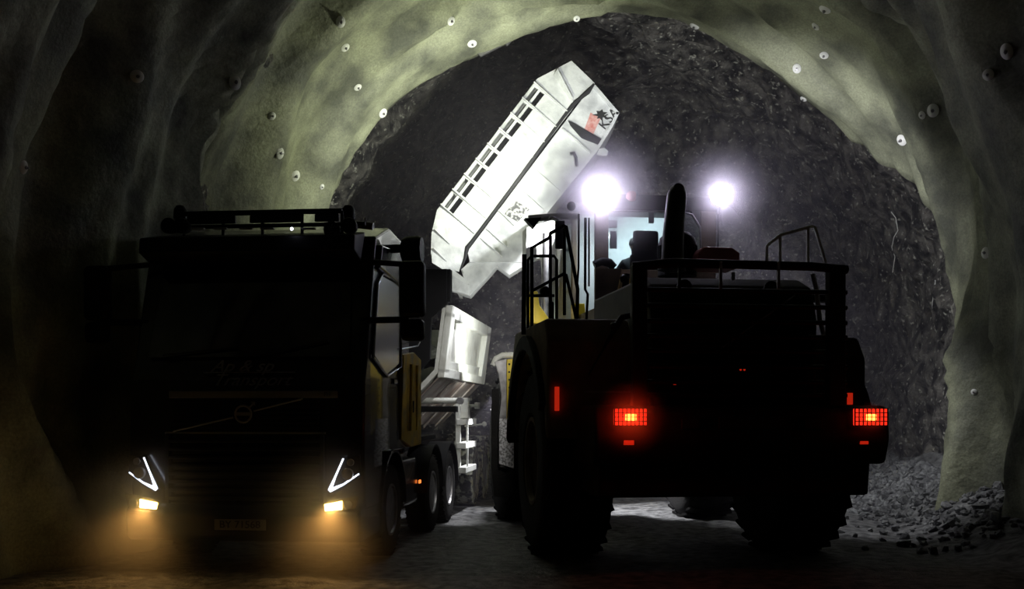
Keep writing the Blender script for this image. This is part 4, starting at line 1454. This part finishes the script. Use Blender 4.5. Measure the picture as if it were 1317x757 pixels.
b.bm.free()
b = MB()
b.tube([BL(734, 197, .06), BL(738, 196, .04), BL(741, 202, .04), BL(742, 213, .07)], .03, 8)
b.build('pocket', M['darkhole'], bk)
b = MB()
bprism(b, [(771, 190), (778, 189), (783, 193), (781, 199), (775, 199), (768, 197)], .10, .05, .01)
b.build('lug', M['bucket'], bk)
b = MB()
bprism(b, [(663, 256), (681, 268), (666, 284), (649, 274)], .02, .08)
b.build('mottled_plate', M['rust'], bk)
b = MB()
bprism(b, [(760, 143), (773, 150), (762, 174), (750, 170)], .012, .09)
b.build('red_streak', M['redpaint'], bk)
b = MB()
star = []
rs_ = random.Random(3)
for k in range(14):
    a = 2 * PI * k / 14
    rr_ = 10 if k % 2 else 5.0
    rr_ *= rs_.uniform(.75, 1.2)
    star.append((773 + rr_ * math.cos(a), 146 + rr_ * math.sin(a) * .8))
bprism(b, star, .012, .088)
b.build('spray_blot', M['blackink'], bk)
tx = text('graffiti', 'KSA', 0.23, M['blackink'], bk, BL(784, 151, .085), (R(90), R(-50), -LRZ))
b = MB()
b.box(-.14, .14, -.01, .01, -.02, .02)
b.bm.free()
# lower lip with teeth-like jag below the plates
b = MB()
bprism(b, [(592, 345), (604, 334), (677, 334), (677, 338), (655, 352), (639, 340), (628, 353), (604, 379), (587, 374), (598, 362)], .5, .16, .01)
b.build('bucket_lip', M['bucket'], bk)
b = MB()
bprism(b, [(572, 345), (580, 349), (604, 366), (603, 379), (586, 374), (574, 372)], .3, .05, .012)
b.build('bucket_corner', M['bucket'], bk)
b = MB()
bprism(b, [(555, 326), (562, 331), (603, 362), (601, 366), (556, 338)], .03, -.03)
b.build('lip_strip', M['bucket'], bk)
# pins joining lift arm and bucket
MB().tube([BL(690, 296, -.2), BL(690, 296, .4)], .10, 16).build('bucket_pin', M['dullmetal'], L)
MB().tube([Q(700, 300, 3.9), BL(690, 290, .1)], .12, 12).build('tilt_link', M['white'], L)

# tarpaulin edge piece seen behind the truck cab
# ------------------------------------------------------------ haze
def haze(name, x0, x1, y0, y1, z0, z1, dens, col, label, aniso=0.3):
    m = bpy.data.materials.new(name)
    m.use_nodes = True
    nt = m.node_tree
    nt.nodes.clear()
    out = nt.nodes.new('ShaderNodeOutputMaterial')
    v = nt.nodes.new('ShaderNodeVolumeScatter')
    v.inputs['Density'].default_value = dens
    v.inputs['Color'].default_value = (*col, 1)
    v.inputs['Anisotropy'].default_value = aniso
    nt.links.new(v.outputs[0], out.inputs['Volume'])
    o = MB().box(x0, x1, y0, y1, z0, z1).build(name, m, smooth=False)
    tag(o, label, 'haze', kind='stuff')
    return o


haze('dust_haze', -7, 11, 13.6, 25.2, 0.02, 9.5, 0.012, (0.88, 0.82, 1.0), 'thin dust haze hanging around the lit bucket and cab lamps', 0.2)
haze('fog_lamp_haze', -5.6, -0.6, 8.4, 10.9, 0.02, 1.1, 0.015, (1, 0.95, 0.9), 'thin dusty haze lit by the fog lamps in front of the truck', 0.3)


def halo_ball(c, r, dens, col, label, sc=(1, 1, 1)):  # added ball of haze, shaped to give a lamp its halo
    o = haze('lamp_halo', -1, 1, -1, 1, -1, 1, dens, col, label, 0.0)
    me = MB().ball((0, 0, 0), 1.0, 32).build('t', o.data.materials[0])
    o.data = me.data
    bpy.data.objects.remove(me)
    o.location = c
    o.scale = (r * sc[0], r * sc[1], r * sc[2])
    nt = o.data.materials[0].node_tree
    tc = nt.nodes.new('ShaderNodeTexCoord')
    ln = nt.nodes.new('ShaderNodeVectorMath'); ln.operation = 'LENGTH'
    mr = nt.nodes.new('ShaderNodeMapRange'); mr.interpolation_type = 'SMOOTHERSTEP'
    mr.inputs[1].default_value = 0.0; mr.inputs[2].default_value = 1.0
    mr.inputs[3].default_value = dens; mr.inputs[4].default_value = 0.0
    nt.links.new(tc.outputs['Object'], ln.inputs[0])
    nt.links.new(ln.outputs['Value'], mr.inputs[0])
    vs = [n for n in nt.nodes if n.type == 'VOLUME_SCATTER'][0]
    nt.links.new(mr.outputs[0], vs.inputs['Density'])
    return o


halo_ball(W(770, 252, 14.2), 1.10, 2.4, (0.97, 0.95, 1.0), 'added haze ball for the halo of the left cab work lamp')
halo_ball(W(925, 252, 14.4), 0.88, 2.4, (0.97, 0.95, 1.0), 'added haze ball for the halo of the right cab work lamp')
Rt = Matrix.Rotation(TRZ, 4, 'Z')
for sx in (-1, 1):
    p = Vector(TL) + Rt @ Vector((sx * 0.97, -0.20, 0.685))
    halo_ball(p + Vector((0.0, -0.15, -0.20)), 1.0, 1.1, (1, .9, .75), 'added haze ball for the glow under the ' + ('left' if sx < 0 else 'right') + ' fog lamp of the truck')
    light('fog_lamp_light', 'SPOT', p, 26, (1.0, 0.48, 0.12), 0.03, aim=(0.02 * sx, -0.7, -0.75), angle=112, blend=0.9)
for px in (811, 1120):
    q = Q(px, 537, -2.26)
    wq = Matrix.Translation(Vector(LL)) @ Matrix.Rotation(LRZ, 4, 'Z') @ q
    halo_ball(wq, 0.42 if px == 811 else 0.2, 1.6, (1, .9, .9), 'added haze ball for the red halo at the ' + ('left' if px == 811 else 'right') + ' tail lamp of the loader')
    light('tail_lamp_light', 'POINT', wq, 2.2 if px == 811 else .5, (1.0, 0.04, 0.01), 0.03)
